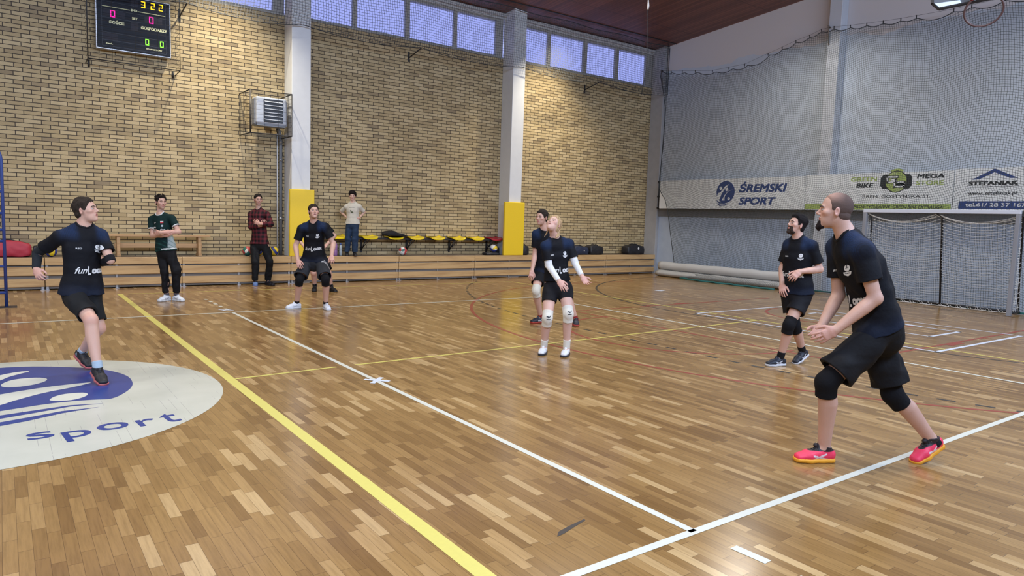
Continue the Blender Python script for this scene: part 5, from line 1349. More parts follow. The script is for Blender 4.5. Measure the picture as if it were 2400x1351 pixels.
    for (nm, sd, colr, r_) in S.get('pads', ()):
        hp_, kn, an = J['hip' + sd], J['k' + sd], J['a' + sd]; u1, u2 = nrmz(kn - hp_), nrmz(an - kn); p0 = kn - u1 * .085 * sc; p1 = kn + u2 * .10 * sc
        Fz = Field(np.minimum(np.minimum(p0, p1), kn) - .13, np.maximum(np.maximum(p0, p1), kn) + .13, .0045)
        Fz.limb([p0 - u1 * .03, kn], [(r_ + .006) * sc, r_ * sc], .02, cuts=[(p0, -u1)]); Fz.limb([kn, p1 + u2 * .03], [r_ * sc, (r_ - .001) * sc], .02, cuts=[(p1, u2)])
        fk = nrmz(fwt - u2 * (fwt @ u2) + (u1 - u2) * .6); Fz.ell(kn + fk * .034 * sc, (.045, .030, .060), np.stack([nrmz(np.cross(u2, fk)), fk, u2], 1), .02, False, sc)
        Pz, Qz = Fz.mesh(); kp = put(nm, Pz, Qz, M_KNIT, root, np.tile(np.array(colr), (len(Pz), 1)), base)
        if S.get('padmark'): project_print(kp, root, base, [[(-.025, 0), (-.005, .012), (.004, .0), (.02, .014), (.028, .012), (.012, -.004), (.0, -.010), (-.012, .0)], [(-.02, -.018), (.022, -.018), (.02, -.026), (-.018, -.026)]], kn - u2 * .035 * sc + fk * .2, np.cross(u2, fk) * (-1 if np.cross(u2, fk) @ rgt < 0 else 1), -u2, -fk, M_BLACK_PRINT, 'pad_mark', 1.2)
    # shoes
    for sd in 'RL':
        an, toe = J['a' + sd], J['t' + sd]; sh = S['shoe'] if not isinstance(S['shoe'], dict) or 'R' not in S['shoe'] else S['shoe'][sd]
        s_ = sc * S.get('foot', 1.0); Hg, d = FEET[sd]
        rt = nrmz(np.cross(d, (0, 0, 1))); un = np.cross(rt, d); FM = np.stack([rt, d, un], 1)
        def FP(x, y, z): return Hg + FM @ (np.array([x, y, z]) * s_)
        Fq = Field(Hg - .30 * s_, Hg + .30 * s_, .0045 if h > .005 else .0035)
        pts = [(0, -.040, .048), (0, .03, .052), (0.0, .10, .042), (0, .165, .032)]
        Fq.limb([FP(*p_) for p_ in pts], [(.038 * s_, .040 * s_), (.040 * s_, .042 * s_), (.046 * s_, .034 * s_), (.040 * s_, .025 * s_)], .02, lat=rt)
        Fq.limb([FP(0, -.006, .05), FP(0, -.004, .10 + sh.get('high', 0))], [.040 * s_, .045 * s_], .015)
        Fq.limb([FP(0, .02, .075), FP(0, .055, .095 + sh.get('high', 0))], [.024 * s_, .016 * s_], .012)
        Fq.cut(FP(0, 0, .016), -un); Fq.cut(FP(0, -.012, .094 + sh.get('high', 0)), nrmz(un - d * .30))
        Pq, Qq = Fq.mesh(); lq = (Pq - Hg) @ FM / s_; cq = np.tile(np.array(sh['col']), (len(Pq), 1)).astype(float)
        tongue = (np.abs(lq[:, 0]) < .018) & (lq[:, 1] > .02) & (lq[:, 1] < .10) & (lq[:, 2] > .045); cq[tongue] = sh.get('tongue', sh['col'])
        cq[(lq[:, 2] > .078)] = sh.get('rim', sh['col'])
        if sh.get('stripe'): 
            st = (np.abs(lq[:, 2] - .035 - .25 * (lq[:, 1] - .03)) < .006) & (lq[:, 1] > -.02) & (lq[:, 1] < .09) & (np.abs(lq[:, 0]) > .02); cq[st] = sh['stripe']
            st = (np.abs(lq[:, 2] - .040 + .45 * (lq[:, 1] - .05)) < .006) & (lq[:, 1] > .0) & (lq[:, 1] < .10) & (np.abs(lq[:, 0]) > .02); cq[st] = sh['stripe']
        so = put('shoe', Pq, Qq, M_SHOE, root, np.clip(cq, 0, 1), base)
        Fq = Field(Hg - .30 * s_, Hg + .30 * s_, .0045 if h > .005 else .0035)
        Fq.limb([FP(0, -.045, .014), FP(0, .02, .014), FP(0, .10, .014), FP(0, .168, .018)], [(.043 * s_, .032 * s_), (.042 * s_, .032 * s_), (.051 * s_, .032 * s_), (.045 * s_, .028 * s_)], .02, lat=rt)
        Fq.cut(FP(0, 0, .001), -un); Fq.cut(FP(0, 0, .027 + sh.get('thick', 0)), un)
        Pq, Qq = Fq.mesh(); cq = np.tile(np.array(sh['sole']), (len(Pq), 1)).astype(float); put('sole', Pq, Qq, M_SHOE, so, cq, (0, 0, 0)).data.transform(Matrix.Translation(-Vector(base)))
        if sh.get('lace') is not None:
            bm = B()
            for i in range(5):
                y_ = .050 + .015 * i; z_ = .0955 - .0055 * i
                tube(bm, [FP(-.020, y_ - .004, z_ - .006) - base, FP(0, y_ + .004, z_ + .002) - base, FP(.020, y_ - .004, z_ - .006) - base], .0022 * s_ * 1.2, 5)
            for sx in (-1, 1): tube(bm, [FP(0, .045, .098) - base, FP(sx * .018, .046, .112) - base, FP(sx * .030, .056, .096) - base, FP(sx * .004, .048, .100) - base], .0022 * s_, 5)
            mesh_obj('laces', bm, mat('lace_%d' % round(sum(sh['lace']) * 100), sh['lace'], .8), so)
    info = dict(root=root, base=base, shirt=shirt, bottom=bottom, sp=sp, lat=lat, up=up, fw=fwt, T=T, J=J, rgt=rgt, tow=tow, HP=HP)
    return info
def _bvh(o):
    me = o.data; n = len(me.vertices); co = np.empty(n * 3, np.float32); me.vertices.foreach_get('co', co)
    return BVHTree.FromPolygons([Vector(c) for c in co.reshape(-1, 3)], [tuple(p.vertices) for p in me.polygons])
def drape(me, bvh, org, X, Y, D, lift=.0035):
    """lay a flat mesh (xy plane) on a garment: org + x X + y Y, cast along D"""
    keep = True; X, Y, D, org = map(Vector, (X, Y, D, org)); last = None; bad = set()
    for v in me.vertices:
        o_ = org + X * v.co.x + Y * v.co.y; hit = bvh.ray_cast(o_, D, 1.0)
        if hit[0] is not None and (last is None or (hit[0] - last).length < .12): v.co = hit[0] - D * lift; last = hit[0]
        else: bad.add(v.index); v.co = o_
    if bad:
        bm = B(); bm.from_mesh(me); bm.verts.ensure_lookup_table(); bmesh.ops.delete(bm, geom=[bm.verts[i] for i in bad], context='VERTS'); bm.to_mesh(me); bm.free()
def project_print(garment, root, base, polys, org, X, Y, D, m, name, scale=1.0):
    bm = B()
    for pl in polys:
        try: bm.faces.new([bm.verts.new((x * scale, y * scale, 0)) for x, y in pl])
        except ValueError: pass
    bmesh.ops.triangulate(bm, faces=bm.faces); 
    for _ in range(2): bmesh.ops.subdivide_edges(bm, edges=[e for e in bm.edges if e.calc_length() > .012], cuts=1)
    bmesh.ops.triangulate(bm, faces=bm.faces)
    me = bpy.data.meshes.new(name); bm.to_mesh(me); bm.free(); me.materials.append(m)
    drape(me, _bvh(garment), np.asarray(org) - base, X, Y, D); o = link(bpy.data.objects.new(name, me)); o.parent = garment; return o
def shirt_text(I, s, t, x, width, height, m=None, **k):
    me = text_mesh(s, .1, extrude=0, **k); co = np.empty(len(me.vertices) * 3); me.vertices.foreach_get('co', co); co = co.reshape(-1, 3)
    co[:, 0] *= width / max(1e-6, np.ptp(co[:, 0])); co[:, 1] *= height / max(1e-6, np.ptp(co[:, 1])); co[:, 0] += -(co[:, 0].max() + co[:, 0].min()) / 2 + x; me.vertices.foreach_set('co', co.ravel())
    bm = B(); bm.from_mesh(me); bmesh.ops.triangulate(bm, faces=bm.faces); bmesh.ops.subdivide_edges(bm, edges=[e for e in bm.edges if e.calc_length() > .010], cuts=1); bmesh.ops.triangulate(bm, faces=bm.faces); bm.to_mesh(me); bm.free()
    me.materials.clear(); me.materials.append(m or M_PRINT); me.name = 'shirt_print'
    drape(me, I['bvh'], I['sp'](t) + I['fw'] * .35 - I['base'], I['lat'], I['up'], -I['fw'])
    o = link(bpy.data.objects.new('shirt_print', me)); o.parent = I['shirt']; return o
def shirt_poly(I, polys, t, x, m, name='shirt_emblem', scale=1.0):
    return project_print(I['shirt'], I['root'], I['base'], [[(a + x / scale, b) for a, b in pl] for pl in polys], I['sp'](t) + I['fw'] * .35, I['lat'], I['up'], -I['fw'], m, name, scale)
POSES = {
    'runner': {'hc': (-2.215, 5.421, 1.531), 'nk': (-2.233, 5.458, 1.375), 'sR': (-2.423, 5.473, 1.280), 'sL': (-2.098, 5.434, 1.298), 'eR': (-2.590, 5.694, 1.118), 'wR': (-2.608, 5.584, 0.974), 'hR': (-2.590, 5.508, 0.908), 'eL': (-2.041, 5.293, 1.076), 'wL': (-2.099, 5.558, 1.026), 'hL': (-2.113, 5.618, 1.088), 'hipR': (-2.333, 5.419, 0.750), 'hipL': (-2.197, 5.519, 0.743), 'kR': (-2.230, 5.047, 0.553), 'aR': (-2.211, 4.972, 0.201), 'tR': (-2.172, 4.794, 0.069), 'kL': (-2.134, 5.410, 0.416), 'aL': (-2.336, 5.781, 0.163), 'tL': (-2.217, 5.508, 0.074)},
    'green': {'hc': (-0.673, 10.845, 1.666), 'nk': (-0.676, 10.847, 1.459), 'sR': (-0.794, 10.970, 1.375), 'sL': (-0.531, 10.704, 1.401), 'eR': (-0.795, 10.909, 1.103), 'wR': (-0.646, 10.627, 1.116), 'hR': (-0.602, 10.545, 1.155), 'eL': (-0.451, 10.584, 1.184), 'wL': (-0.739, 10.571, 1.173), 'hL': (-0.810, 10.648, 1.141), 'hipR': (-0.663, 10.862, 0.839), 'hipL': (-0.553, 10.733, 0.854), 'kR': (-0.651, 10.767, 0.498), 'aR': (-0.611, 10.800, 0.129), 'tR': (-0.726, 10.711, 0.020), 'kL': (-0.493, 10.652, 0.533), 'aL': (-0.471, 10.759, 0.165), 'tL': (-0.381, 10.570, 0.065)},
    'plaid': {'hc': (1.551, 12.988, 1.809), 'nk': (1.561, 12.980, 1.603), 'sR': (1.432, 13.100, 1.507), 'sL': (1.690, 12.862, 1.519), 'eR': (1.411, 13.029, 1.229), 'wR': (1.547, 12.768, 1.275), 'hR': (1.603, 12.690, 1.358), 'eL': (1.738, 12.728, 1.307), 'wL': (1.498, 12.692, 1.312), 'hL': (1.402, 12.750, 1.352), 'hipR': (1.503, 13.048, 0.895), 'hipL': (1.645, 12.894, 0.904), 'kR': (1.453, 12.886, 0.506), 'aR': (1.471, 12.922, 0.123), 'tR': (1.423, 12.760, 0.003), 'kL': (1.715, 12.744, 0.514), 'aL': (1.732, 12.918, 0.117), 'tL': (1.823, 12.715, 0.032)},
    'crouch': {'hc': (1.222, 8.831, 1.593), 'nk': (1.255, 8.907, 1.414), 'sR': (1.086, 9.017, 1.311), 'sL': (1.400, 8.788, 1.344), 'eR': (1.010, 9.060, 1.031), 'wR': (0.989, 8.902, 0.812), 'hR': (1.000, 8.845, 0.719), 'eL': (1.519, 8.738, 1.091), 'wL': (1.445, 8.619, 0.896), 'hL': (1.428, 8.557, 0.818), 'hipR': (1.213, 9.110, 0.782), 'hipL': (1.402, 8.973, 0.790), 'kR': (1.014, 8.884, 0.495), 'aR': (1.047, 9.108, 0.163), 'tR': (0.885, 9.078, 0.054), 'kL': (1.354, 8.636, 0.509), 'aL': (1.436, 8.823, 0.122), 'tL': (1.416, 8.640, 0.033)},
    'hidden': {'hc': (2.216, 11.551, 1.510), 'nk': (2.252, 11.525, 1.366), 'sR': (2.078, 11.652, 1.308), 'sL': (2.425, 11.399, 1.322), 'eR': (1.968, 11.807, 1.077), 'wR': (2.045, 11.577, 0.900), 'hR': (2.079, 11.503, 0.852), 'eL': (2.588, 11.354, 1.129), 'wL': (2.404, 11.315, 0.940), 'hL': (2.334, 11.316, 0.888), 'hipR': (2.181, 11.614, 0.734), 'hipL': (2.349, 11.492, 0.741), 'kR': (2.192, 11.445, 0.375), 'aR': (2.257, 11.558, 0.130), 'tR': (2.193, 11.420, 0.015), 'kL': (2.434, 11.268, 0.385), 'aL': (2.527, 11.361, 0.132), 'tL': (2.562, 11.175, 0.028)},
    'boy': {'hc': (3.776, 13.252, 1.993), 'nk': (3.786, 13.245, 1.825), 'sR': (3.666, 13.333, 1.741), 'sL': (3.907, 13.156, 1.751), 'eR': (3.609, 13.523, 1.619), 'wR': (3.676, 13.300, 1.485), 'hR': (3.705, 13.242, 1.437), 'eL': (4.055, 13.197, 1.627), 'wL': (3.901, 13.136, 1.494), 'hL': (3.849, 13.137, 1.443), 'hipR': (3.729, 13.286, 1.347), 'hipL': (3.846, 13.201, 1.352), 'kR': (3.688, 13.292, 0.998), 'aR': (3.686, 13.318, 0.677), 'tR': (3.631, 13.184, 0.595), 'kL': (3.821, 13.194, 1.004), 'aL': (3.828, 13.214, 0.683), 'tL': (3.796, 13.064, 0.612)},
    'behind': {'hc': (3.744, 6.090, 1.616), 'nk': (3.814, 6.114, 1.430), 'sR': (3.722, 6.193, 1.368), 'sL': (4.021, 6.098, 1.389), 'eR': (3.739, 6.218, 1.061), 'wR': (3.648, 6.161, 0.811), 'hR': (3.616, 6.135, 0.717), 'eL': (4.124, 6.023, 1.144), 'wL': (3.998, 5.930, 0.922), 'hL': (3.958, 5.897, 0.827), 'hipR': (3.871, 6.245, 0.814), 'hipL': (4.023, 6.159, 0.812), 'kR': (3.655, 6.057, 0.515), 'aR': (3.852, 6.160, 0.159), 'tR': (3.681, 6.161, 0.076), 'kL': (4.094, 5.835, 0.484), 'aL': (4.233, 5.782, 0.089), 'tL': (4.149, 5.670, -0.002)},
    'woman': {'hc': (2.360, 4.122, 1.529), 'nk': (2.420, 4.152, 1.354), 'sR': (2.272, 4.149, 1.283), 'sL': (2.575, 4.076, 1.313), 'eR': (2.296, 4.094, 1.052), 'wR': (2.291, 3.899, 0.895), 'hR': (2.302, 3.817, 0.819), 'eL': (2.606, 3.991, 1.086), 'wL': (2.587, 3.832, 0.939), 'hL': (2.600, 3.760, 0.870), 'hipR': (2.405, 4.188, 0.800), 'hipL': (2.540, 4.089, 0.810), 'kR': (2.274, 4.061, 0.445), 'aR': (2.339, 4.186, 0.095), 'tR': (2.213, 4.080, 0.032), 'kL': (2.456, 3.903, 0.506), 'aL': (2.518, 3.981, 0.100), 'tL': (2.402, 3.892, 0.003)},
    'beard': {'hc': (4.486, 2.346, 1.617), 'nk': (4.526, 2.342, 1.457), 'sR': (4.546, 2.463, 1.397), 'sL': (4.558, 2.182, 1.392), 'eR': (4.511, 2.501, 1.111), 'wR': (4.410, 2.427, 0.931), 'hR': (4.364, 2.386, 0.857), 'eL': (4.635, 2.113, 1.129), 'wL': (4.379, 2.201, 1.103), 'hL': (4.299, 2.235, 1.029), 'hipR': (4.537, 2.407, 0.829), 'hipL': (4.581, 2.252, 0.839), 'kL': (4.336, 2.258, 0.492), 'aL': (4.369, 2.357, 0.107), 'tL': (4.205, 2.402, 0.019), 'kR': (4.552, 2.322, 0.469), 'aR': (4.788, 2.324, 0.158), 'tR': (4.648, 2.327, 0.047)},
    'bald': {'hc': (1.628, 0.290, 1.705), 'nk': (1.703, 0.235, 1.538), 'sR': (1.809, 0.356, 1.464), 'sL': (1.627, 0.093, 1.455), 'eR': (1.837, 0.336, 1.132), 'wR': (1.660, 0.342, 0.924), 'hR': (1.568, 0.334, 0.852), 'eL': (1.683, 0.003, 1.152), 'wL': (1.530, 0.164, 0.935), 'hL': (1.460, 0.227, 0.877), 'hipR': (1.991, 0.149, 0.916), 'hipL': (1.854, 0.026, 0.943), 'kL': (1.539, 0.207, 0.576), 'aL': (1.649, 0.250, 0.138), 'tL': (1.443, 0.376, 0.041), 'kR': (2.086, 0.030, 0.465), 'aR': (2.377, -0.158, 0.171), 'tR': (2.212, -0.112, 0.039)},
}
BLK = (.0050, .0055, .0085); NAVY = (.009, .023, .066)
def smst(x, a, b): t = np.clip((x - a) / (b - a), 0, 1); return t * t * (3 - 2 * t)
def team_paint(P, col, I):
    t = ((P - I['hip']) @ I['up']) / I['T']; l = np.abs((P - I['nk']) @ I['lat'])
    m = smst(t, .76, .93) * smst(l, .05, .10) * (1 - smst(l, .17, .24)); st = .55 + .45 * (np.sin(l * 2 * math.pi / .011) > 0)
    m2 = (1 - smst(t, .02, .22)) * .45
    k = np.clip(m * st + m2 * .6, 0, 1)[:, None]; col[:] = col * (1 - k) + np.array(NAVY) * k
def jersey_paint(P, col, I):
    t = ((P - I['hip']) @ I['up']) / I['T']
    for sd in 'RL':
        a, b = I['J']['s' + sd], I['J']['e' + sd]; u = nrmz(b - a); q = (P - a) @ u / np.linalg.norm(b - a); d = np.linalg.norm((P - a) - ((P - a) @ u)[:, None] * u, axis=1)
        col[(q > .53) & (d < .10) & (q < .8)] = (.62, .65, .66)
    l = (P - I['nk']) @ I['lat']; 
    col[(t < .085) & (l > .04) & (t > .045)] = (.5, .54, .55); col[(np.abs(l) > .138) & (t < .45) & (t > .1)] = (.35, .42, .42)
    g = (t < .3) & (np.sin(P @ np.array([60, 20, 90])) > .6); col[g] = col[g] * .6 + np.array((.02, .09, .08)) * .4
def plaid_paint(P, col, I):
    a = np.sin((P @ I['up']) * 2 * math.pi / .085) > .1; b = np.sin((P @ I['lat']) * 2 * math.pi / .075) > .1
    k = (a.astype(float) + b) / 2; col[:] = np.array((.010, .008, .010)) * (1 - k[:, None]) + np.array((.115, .018, .026)) * k[:, None]
def shorts_stripe(c, wd=.02):
    def f(P, col, I):
        l = (P - I['hip']) @ I['lat']; f_ = np.abs((P - I['hip']) @ I['fw']); m = (np.abs(l) > .165) & (f_ < .16) & (np.sin(P @ I['fw'] * 130) > -.2); col[m] = c
    return f
TEAM = dict(col=BLK, paint=team_paint, collar=(.006, .006, .008), off=.016)
def tshirt(**k): d = dict(TEAM); d.update(k); return d
GS = 'volleyball players in black shirts'
SPEC = {
 'runner': dict(label='person in black shirt and one long black sleeve running over the floor emblem', face=(.84, .20, .42), tilt=0, group=GS, hair=(.035, .026, .020), hairname='dark_brown', mouth=1, palmR=(.5, 0, -.8),
    top=tshirt(sleeve=.66, hem=.0), bottom=dict(col=(.011, .012, .014), len=.80, off=.010, flare=1.1), lift=dict(R=18, L=24), air=dict(L=.02),
    bands=[('arm_sleeve', 'sR', 'eR', .55, 1.0, .050, .044, (.018, .021, .026), None), ('arm_sleeve', 'eR', 'wR', -.06, .95, .047, .033, (.018, .021, .026), None), ('arm_sleeve', 'sL', 'eL', .86, 1.08, .048, .046, (.010, .010, .013), None), ('arm_sleeve', 'eL', 'wL', -.02, .8, .046, .036, (.010, .010, .013), None),
           ('sock', 'aR', 'kR', -.15, .14, .041, .043, (.35, .45, .55), None), ('sock', 'aL', 'kL', -.15, .10, .041, .043, (.35, .45, .55), None)],
    shoe=dict(col=(.012, .012, .016), sole=(.45, .12, .12), lace=(.02, .02, .02), tongue=(.02, .02, .03)), curlR=.75, curlL=.7, w=1.02),
 'green': dict(bands=[('sock', 'aR', 'kR', -.1, .12, .041, .042, (.08, .08, .1), None), ('sock', 'aL', 'kL', -.1, .12, .041, .042, (.08, .08, .1), None)], label='person in dark green jersey with white trim and black trousers, arms crossed', face=(.38, .02, .92), hair=(.022, .016, .014), hairname='black_brown', hairnoise=.006, hairtop=.024, fringe=.072, stubble=.35,
    top=dict(col=(.004, .020, .020), paint=jersey_paint, collar=(.60, .63, .64), off=.014, sleeve=.60, hem=.02), bottom=dict(name='trousers', col=(.008, .008, .010), len=1.86, off=.012, cuff=.040, wr=.006),
    shoe=dict(col=(.62, .65, .70), sole=(.50, .52, .55), lace=(.7, .7, .72), stripe=(.25, .27, .32)), curlR=.6, curlL=.3, palmL=(0, 0, -1), palmR=(0, 0, -1), w=.97, leg=.95),
 'plaid': dict(bands=[('sock', 'aR', 'kR', -.1, .12, .041, .042, (.015, .015, .02), None), ('sock', 'aL', 'kL', -.1, .12, .041, .042, (.015, .015, .02), None)], label='person in dark red plaid shirt and black trousers, arms crossed, by the bleachers', face=(.22, -.02, .97), hair=(.018, .014, .013), hairname='black', stubble=.25,
    top=dict(col=(.1, .02, .03), paint=plaid_paint, collar=(.02, .012, .014), off=.016, sleeve=1.78, hem=-.02, wr=.005, neck=.058), bottom=dict(name='trousers', col=(.009, .010, .012), len=1.93, off=.014, cuff=.042, wr=.006),
    shoe=dict(R=dict(col=(.12, .20, .42), sole=(.10, .16, .35), rim=(.012, .012, .015)), L=dict(col=(.012, .012, .018), sole=(.015, .015, .02))), curlR=.4, curlL=.30, palmL=(0, 0, -1), palmR=(0, 0, -1), w=.98),
 'crouch': dict(label='person in black shirt, grey shorts and black kneepads, crouching in front of the yellow pad', face=(.22, .22, .95), hair=(.035, .024, .018), hairname='brown', group=GS, mouth=.6, fringe=.064,
    top=tshirt(hem=.03, sleeve=.64), bottom=dict(col=(.026, .028, .034), len=.84, off=.020, flare=1.7, paint=shorts_stripe((.45, .46, .5))), pads=[('kneepad', 'R', (.006, .006, .008), .064), ('kneepad', 'L', (.006, .006, .008), .064)],
    bands=[('sock', 'aR', 'kR', -.1, .12, .041, .042, (.01, .01, .012), None), ('sock', 'aL', 'kL', -.1, .12, .041, .042, (.01, .01, .012), None)],
    shoe=dict(col=(.64, .67, .74), sole=(.55, .58, .64), lace=(.72, .74, .78), stripe=(.45, .48, .55)), w=1.06, arm=1.05, leg=1.02, nw=1.08, bend=.02, curlR=.35, curlL=.6),
 'hidden': dict(label='person in black shirt and black shoes mostly hidden behind the crouching player', face=(0, .1, 1), hair=(.02, .015, .012), hairname='dark', group=GS, hs=.92,
    top=tshirt(hem=.0, sleeve=.70), bottom=dict(col=(.010, .010, .013), len=.85, off=.016), bands=[('sock', 'aR', 'kR', -.1, .22, .042, .044, (.01, .01, .012), None), ('sock', 'aL', 'kL', -.1, .22, .042, .044, (.01, .01, .012), None)],
    shoe=dict(col=(.010, .010, .013), sole=(.012, .012, .015), high=.03, lace=(.02, .02, .02)), w=1.0),
 'boy': dict(bands=[('sock', 'aR', 'kR', -.1, .15, .041, .042, (.02, .02, .02), None), ('sock', 'aL', 'kL', -.1, .15, .041, .042, (.02, .02, .02), None)], label='boy in cream T-shirt and blue jeans standing on the bleachers, hands on hips', face=(-.06, -.12, 1), hair=(.014, .010, .010), hairname='boy_black', hairmode='mop', hairtop=.030, fringe=.050, hs=.92, zf=.60, sc=.84, skin=(.58, .37, .29),
    top=dict(col=(.55, .52, .45), collar=(.50, .47, .40), off=.020, sleeve=.80, hem=.0), bottom=dict(name='jeans', col=(.022, .042, .085), len=1.93, off=.018, cuff=.052, wr=.005),
    shoe=dict(col=(.012, .012, .015), sole=(.03, .02, .02), tongue=(.30, .03, .03)), palmR=(.7, 0, -.5), palmL=(-.7, 0, -.5), curlR=.35, curlL=.35, w=1.0, arm=.85),
 'behind': dict(label='person in black shirt with one white kneepad, half hidden behind the woman in white sleeves', face=(-.60, .02, .80), hair=(.030, .022, .018), hairname='brown_b', group=GS, stubble=.25,
    top=tshirt(hem=.0, sleeve=.66), bottom=dict(col=(.009, .009, .011), len=.66, off=.014), pads=[('kneepad', 'R', (.62, .60, .52), .062), ('kneepad', 'L', (.62, .60, .52), .062)],
    bands=[('sock', 'aR', 'kR', -.1, .12, .041, .042, (.25, .03, .03), None), ('sock', 'aL', 'kL', -.1, .12, .041, .042, (.25, .03, .03), None)],
    shoe=dict(col=(.014, .018, .030), sole=(.35, .04, .03), lace=(.2, .02, .02), stripe=(.5, .52, .55)), w=1.0, curlR=.4),
 'woman': dict(label='woman in black shirt, white arm sleeves and white kneepads looking up with hands low', face=(-.34, .66, .66), hair=(.50, .34, .19), hairname='blonde', group=GS, mouth=.9, hairmode='long', hs=.96, nose=.85, skin=(.62, .39, .32),
    hairside=.008, hairtop=.012, strands=[([(.070, -.03, -.02), (.076, -.05, -.09), (.084, -.05, -.15)], [.010, .008, .003]), ([(-.04, -.09, .0), (-.055, -.10, -.08), (-.06, -.07, -.14)], [.022, .018, .006]), ([(0, -.095, .03), (.0, -.120, -.01), (.01, -.12, -.08)], [.022, .022, .010])],
    top=tshirt(hem=.14, hw=.158, tail=0, sleeve=.72, off=.016, neck=.058), bottom=dict(col=(.010, .010, .013), len=.50, off=.008, flare=.9, waist=.20), padmark=1, pads=[('kneepad', 'R', (.66, .64, .58), .060), ('kneepad', 'L', (.66, .64, .58), .060)],
    bands=[('arm_sleeve', 'sR', 'eR', .60, 1.06, .046, .043, (.68, .69, .71), None), ('arm_sleeve', 'eR', 'wR', -.14, .97, .0435, .030, (.68, .69, .71), None), ('arm_sleeve', 'sL', 'eL', .62, 1.06, .046, .043, (.68, .69, .71), None), ('arm_sleeve', 'eL', 'wL', -.14, .88, .0435, .030, (.68, .69, .71), None),
           ('sock', 'aR', 'kR', -.12, .26, .040, .046, (.70, .68, .62), None), ('sock', 'aL', 'kL', -.12, .26, .040, .046, (.70, .68, .62), None)],
    shoe=dict(col=(.70, .72, .75), sole=(.03, .035, .05), lace=(.75, .75, .78)), w=.90, arm=.88, leg=.98, curlR=.3, curlL=.35, hand=.92, foot=.92, palmR=(.2, -.4, -.8), palmL=(-.2, .6, .6)),
 'beard': dict(label='person with dark beard, black shirt and kneepads, walking in front of the rolled mats', face=(-.78, .28, .55), hair=(.012, .010, .011), hairname='black_c', group=GS, hairtop=.022, fringe=.066, recede=1, beard=dict(w=.046, o=.0058), beardcol=(.050, .034, .028), h=.005,
    top=tshirt(hem=.01, sleeve=.74), bottom=dict(col=(.009, .009, .012), len=.60, off=.018, flare=1.6), pads=[('kneepad', 'R', (.007, .007, .009), .065), ('kneepad', 'L', (.007, .007, .009), .065)],
    bands=[('sock', 'aR', 'kR', -.12, .20, .041, .044, (.01, .01, .012), None), ('sock', 'aL', 'kL', -.12, .20, .041, .044, (.01, .01, .012), None)],
    shoe=dict(col=(.016, .020, .032), sole=(.60, .62, .66), lace=(.03, .03, .04), stripe=(.6, .62, .66)), w=1.04, lift=dict(R=22), palmL=(-.2, -.5, -.8), curlL=.5, arm=1.02),
 'bald': dict(label='person with shaved head and dark goatee in black kit and pink shoes, crouching at right', face=(-.98, .06, .10), hair=(.075, .052, .045), hairname='shaved_brown', group=GS, hairmode='buzz', fringe=.082, recede=2.2, beard=dict(w=.022, o=.007, y0=.055, nomo=1, tuft=1), beardcol=(.018, .012, .012), h=.0042, stubble=.12,
    top=tshirt(hem=.02, sleeve=.62, off=.020, wr=.0045), bottom=dict(col=(.0085, .0085, .010), len=.84, off=.024, flare=1.5, wr=.006), pads=[('kneepad', 'R', (.006, .006, .008), .069), ('kneepad', 'L', (.006, .006, .008), .069)],
    bands=[('sock', 'aR', 'kR', -.12, .02, .045, .044, (.01, .01, .012), None), ('sock', 'aL', 'kL', -.12, .02, .045, .044, (.01, .01, .012), None)],
    shoe=dict(col=(.80, .045, .11), sole=(.78, .36, .03), lace=(.012, .012, .012), stripe=(.72, .62, .66), rim=(.02, .015, .02), tongue=(.03, .02, .025), high=.012), w=1.10, arm=1.10, leg=1.08, nw=1.16, bend=.03, curlL=.30, curlR=.35, foot=1.06, lift=dict(R=24), palmL=(0, .15, -1), palmR=(.1, .5, .8)),
}
SPEC['woman']['label'] = 'person in black shirt, white arm sleeves and white kneepads looking up with hands low'
SPEC['boy']['label'] = 'person, a boy in cream T-shirt and blue jeans on the bleachers, hands on hips'
circ2 = lambda x, y, r, n=16: [(x + r * math.cos(2 * math.pi * i / n), y + r * math.sin(2 * math.pi * i / n)) for i in range(n)]
PEOPLE = {}
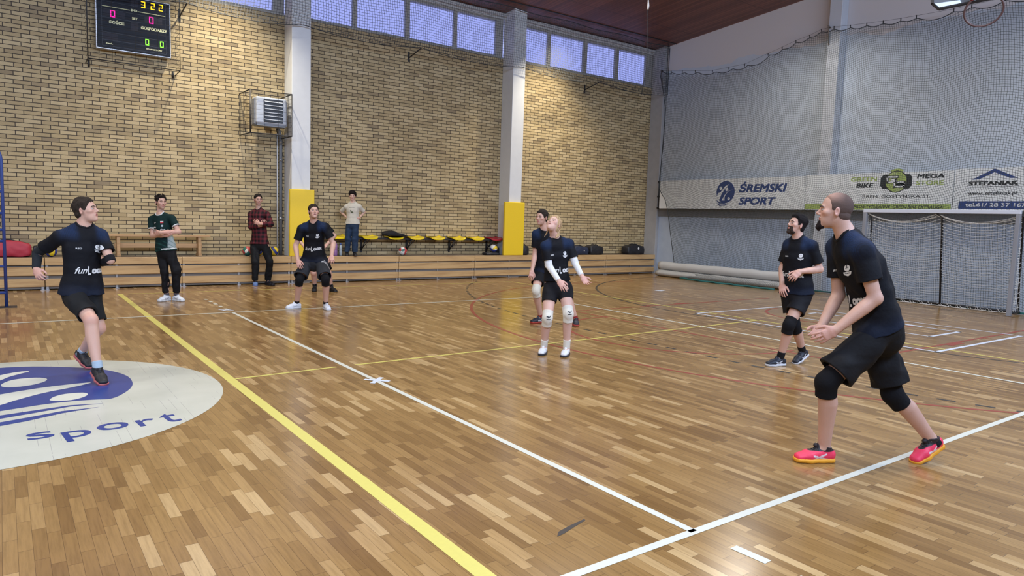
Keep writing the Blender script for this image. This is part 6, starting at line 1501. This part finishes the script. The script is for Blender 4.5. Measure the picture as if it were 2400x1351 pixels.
for nm_, S_ in SPEC.items():
    if ONLY and nm_ not in ONLY: continue
    I = build_person(S_, POSES[nm_], S_['label']); PEOPLE[nm_] = I; I['bvh'] = _bvh(I['shirt'])
    if nm_ in ('runner', 'crouch', 'woman', 'beard', 'bald'):
        x0 = {'runner': .03, 'crouch': .01, 'woman': .03, 'beard': -.02, 'bald': .0}[nm_]
        shirt_text(I, 'fun', .37, x0 - .080, .100, .060, shear=.35, bold=.001); shirt_text(I, 'L', .36, x0 - .010, .028, .082, bold=.004); shirt_text(I, 'oox', .365, x0 + .075, .125, .046, bold=.005)
        shirt_text(I, 'RSD', .70, -.075, .045, .014, bold=.002)
        shirt_poly(I, [circ2(0, .012, .022), [(-.032, -.012), (.032, -.012), (.026, -.030), (0, -.042), (-.026, -.030)]], .70, .085, M_PRINT)
        shirt_poly(I, [[(-.020, .012), (.020, .016), (.020, .013), (-.020, .009)], [(-.002, .034), (.004, .034), (.002, .012), (-.004, .012)], [(-.026, -.018), (.026, -.018), (.024, -.024), (-.024, -.024)]], .70, .085, mat('dark_print', (.02, .03, .05), .6), 'emblem_detail', 1.02)
    if nm_ == 'green':
        shirt_text(I, 'ORLEN', .58, -.065, .085, .022, bold=.004); shirt_text(I, 'plus', .60, .075, .075, .030, bold=.003)
        shirt_poly(I, [[(-.03, 0), (-.01, .016), (.03, .006), (.012, .0), (.022, -.016), (.004, -.004)]], .66, -.06, M_PRINT)
        shirt_poly(I, [[(-.025, 0), (-.025, .017), (.025, .017), (.025, 0)]], .80, .07, M_PRINT, 'flag_white'); shirt_poly(I, [[(-.025, -.017), (-.025, 0), (.025, 0), (.025, -.017)]], .80, .07, mat('flag_red', (.5, .02, .04), .6), 'flag_red')
        shirt_poly(I, [circ2(0, 0, .018)], .70, .075, mat('pale_crest', (.35, .45, .5), .6)); shirt_poly(I, [[(-.02, 0), (.0, .010), (.022, .006), (.006, -.004), (-.02, -.010)]], .79, -.055, M_PRINT)
    if nm_ == 'boy':
        shirt_text(I, 'make the most of it', .78, 0, .12, .010, m=M_BLACK_PRINT) if False else shirt_poly(I, [[(-.06, 0), (-.06, .004), (-.02, .004), (-.02, 0)], [(-.015, 0), (-.015, .004), (.02, .004), (.02, 0)], [(.025, 0), (.025, .004), (.06, .004), (.06, 0)]], .78, 0, M_BLACK_PRINT, 'shirt_caption')
        shirt_poly(I, [[(-.035, .03), (-.02, .035), (.01, .005), (.035, -.015), (.040, -.030), (.02, -.038), (-.005, -.030), (-.025, -.005)]], .60, 0, mat('olive_print', (.05, .06, .03), .7)); 
        shirt_poly(I, [[(-.015, .01), (-.008, .012), (.012, -.012), (.004, -.014)], [(.010, -.018), (.022, -.016), (.026, -.026), (.014, -.028)]], .60, 0, mat('pale_olive_print', (.30, .33, .22), .7), 'emblem_detail', 1.0)
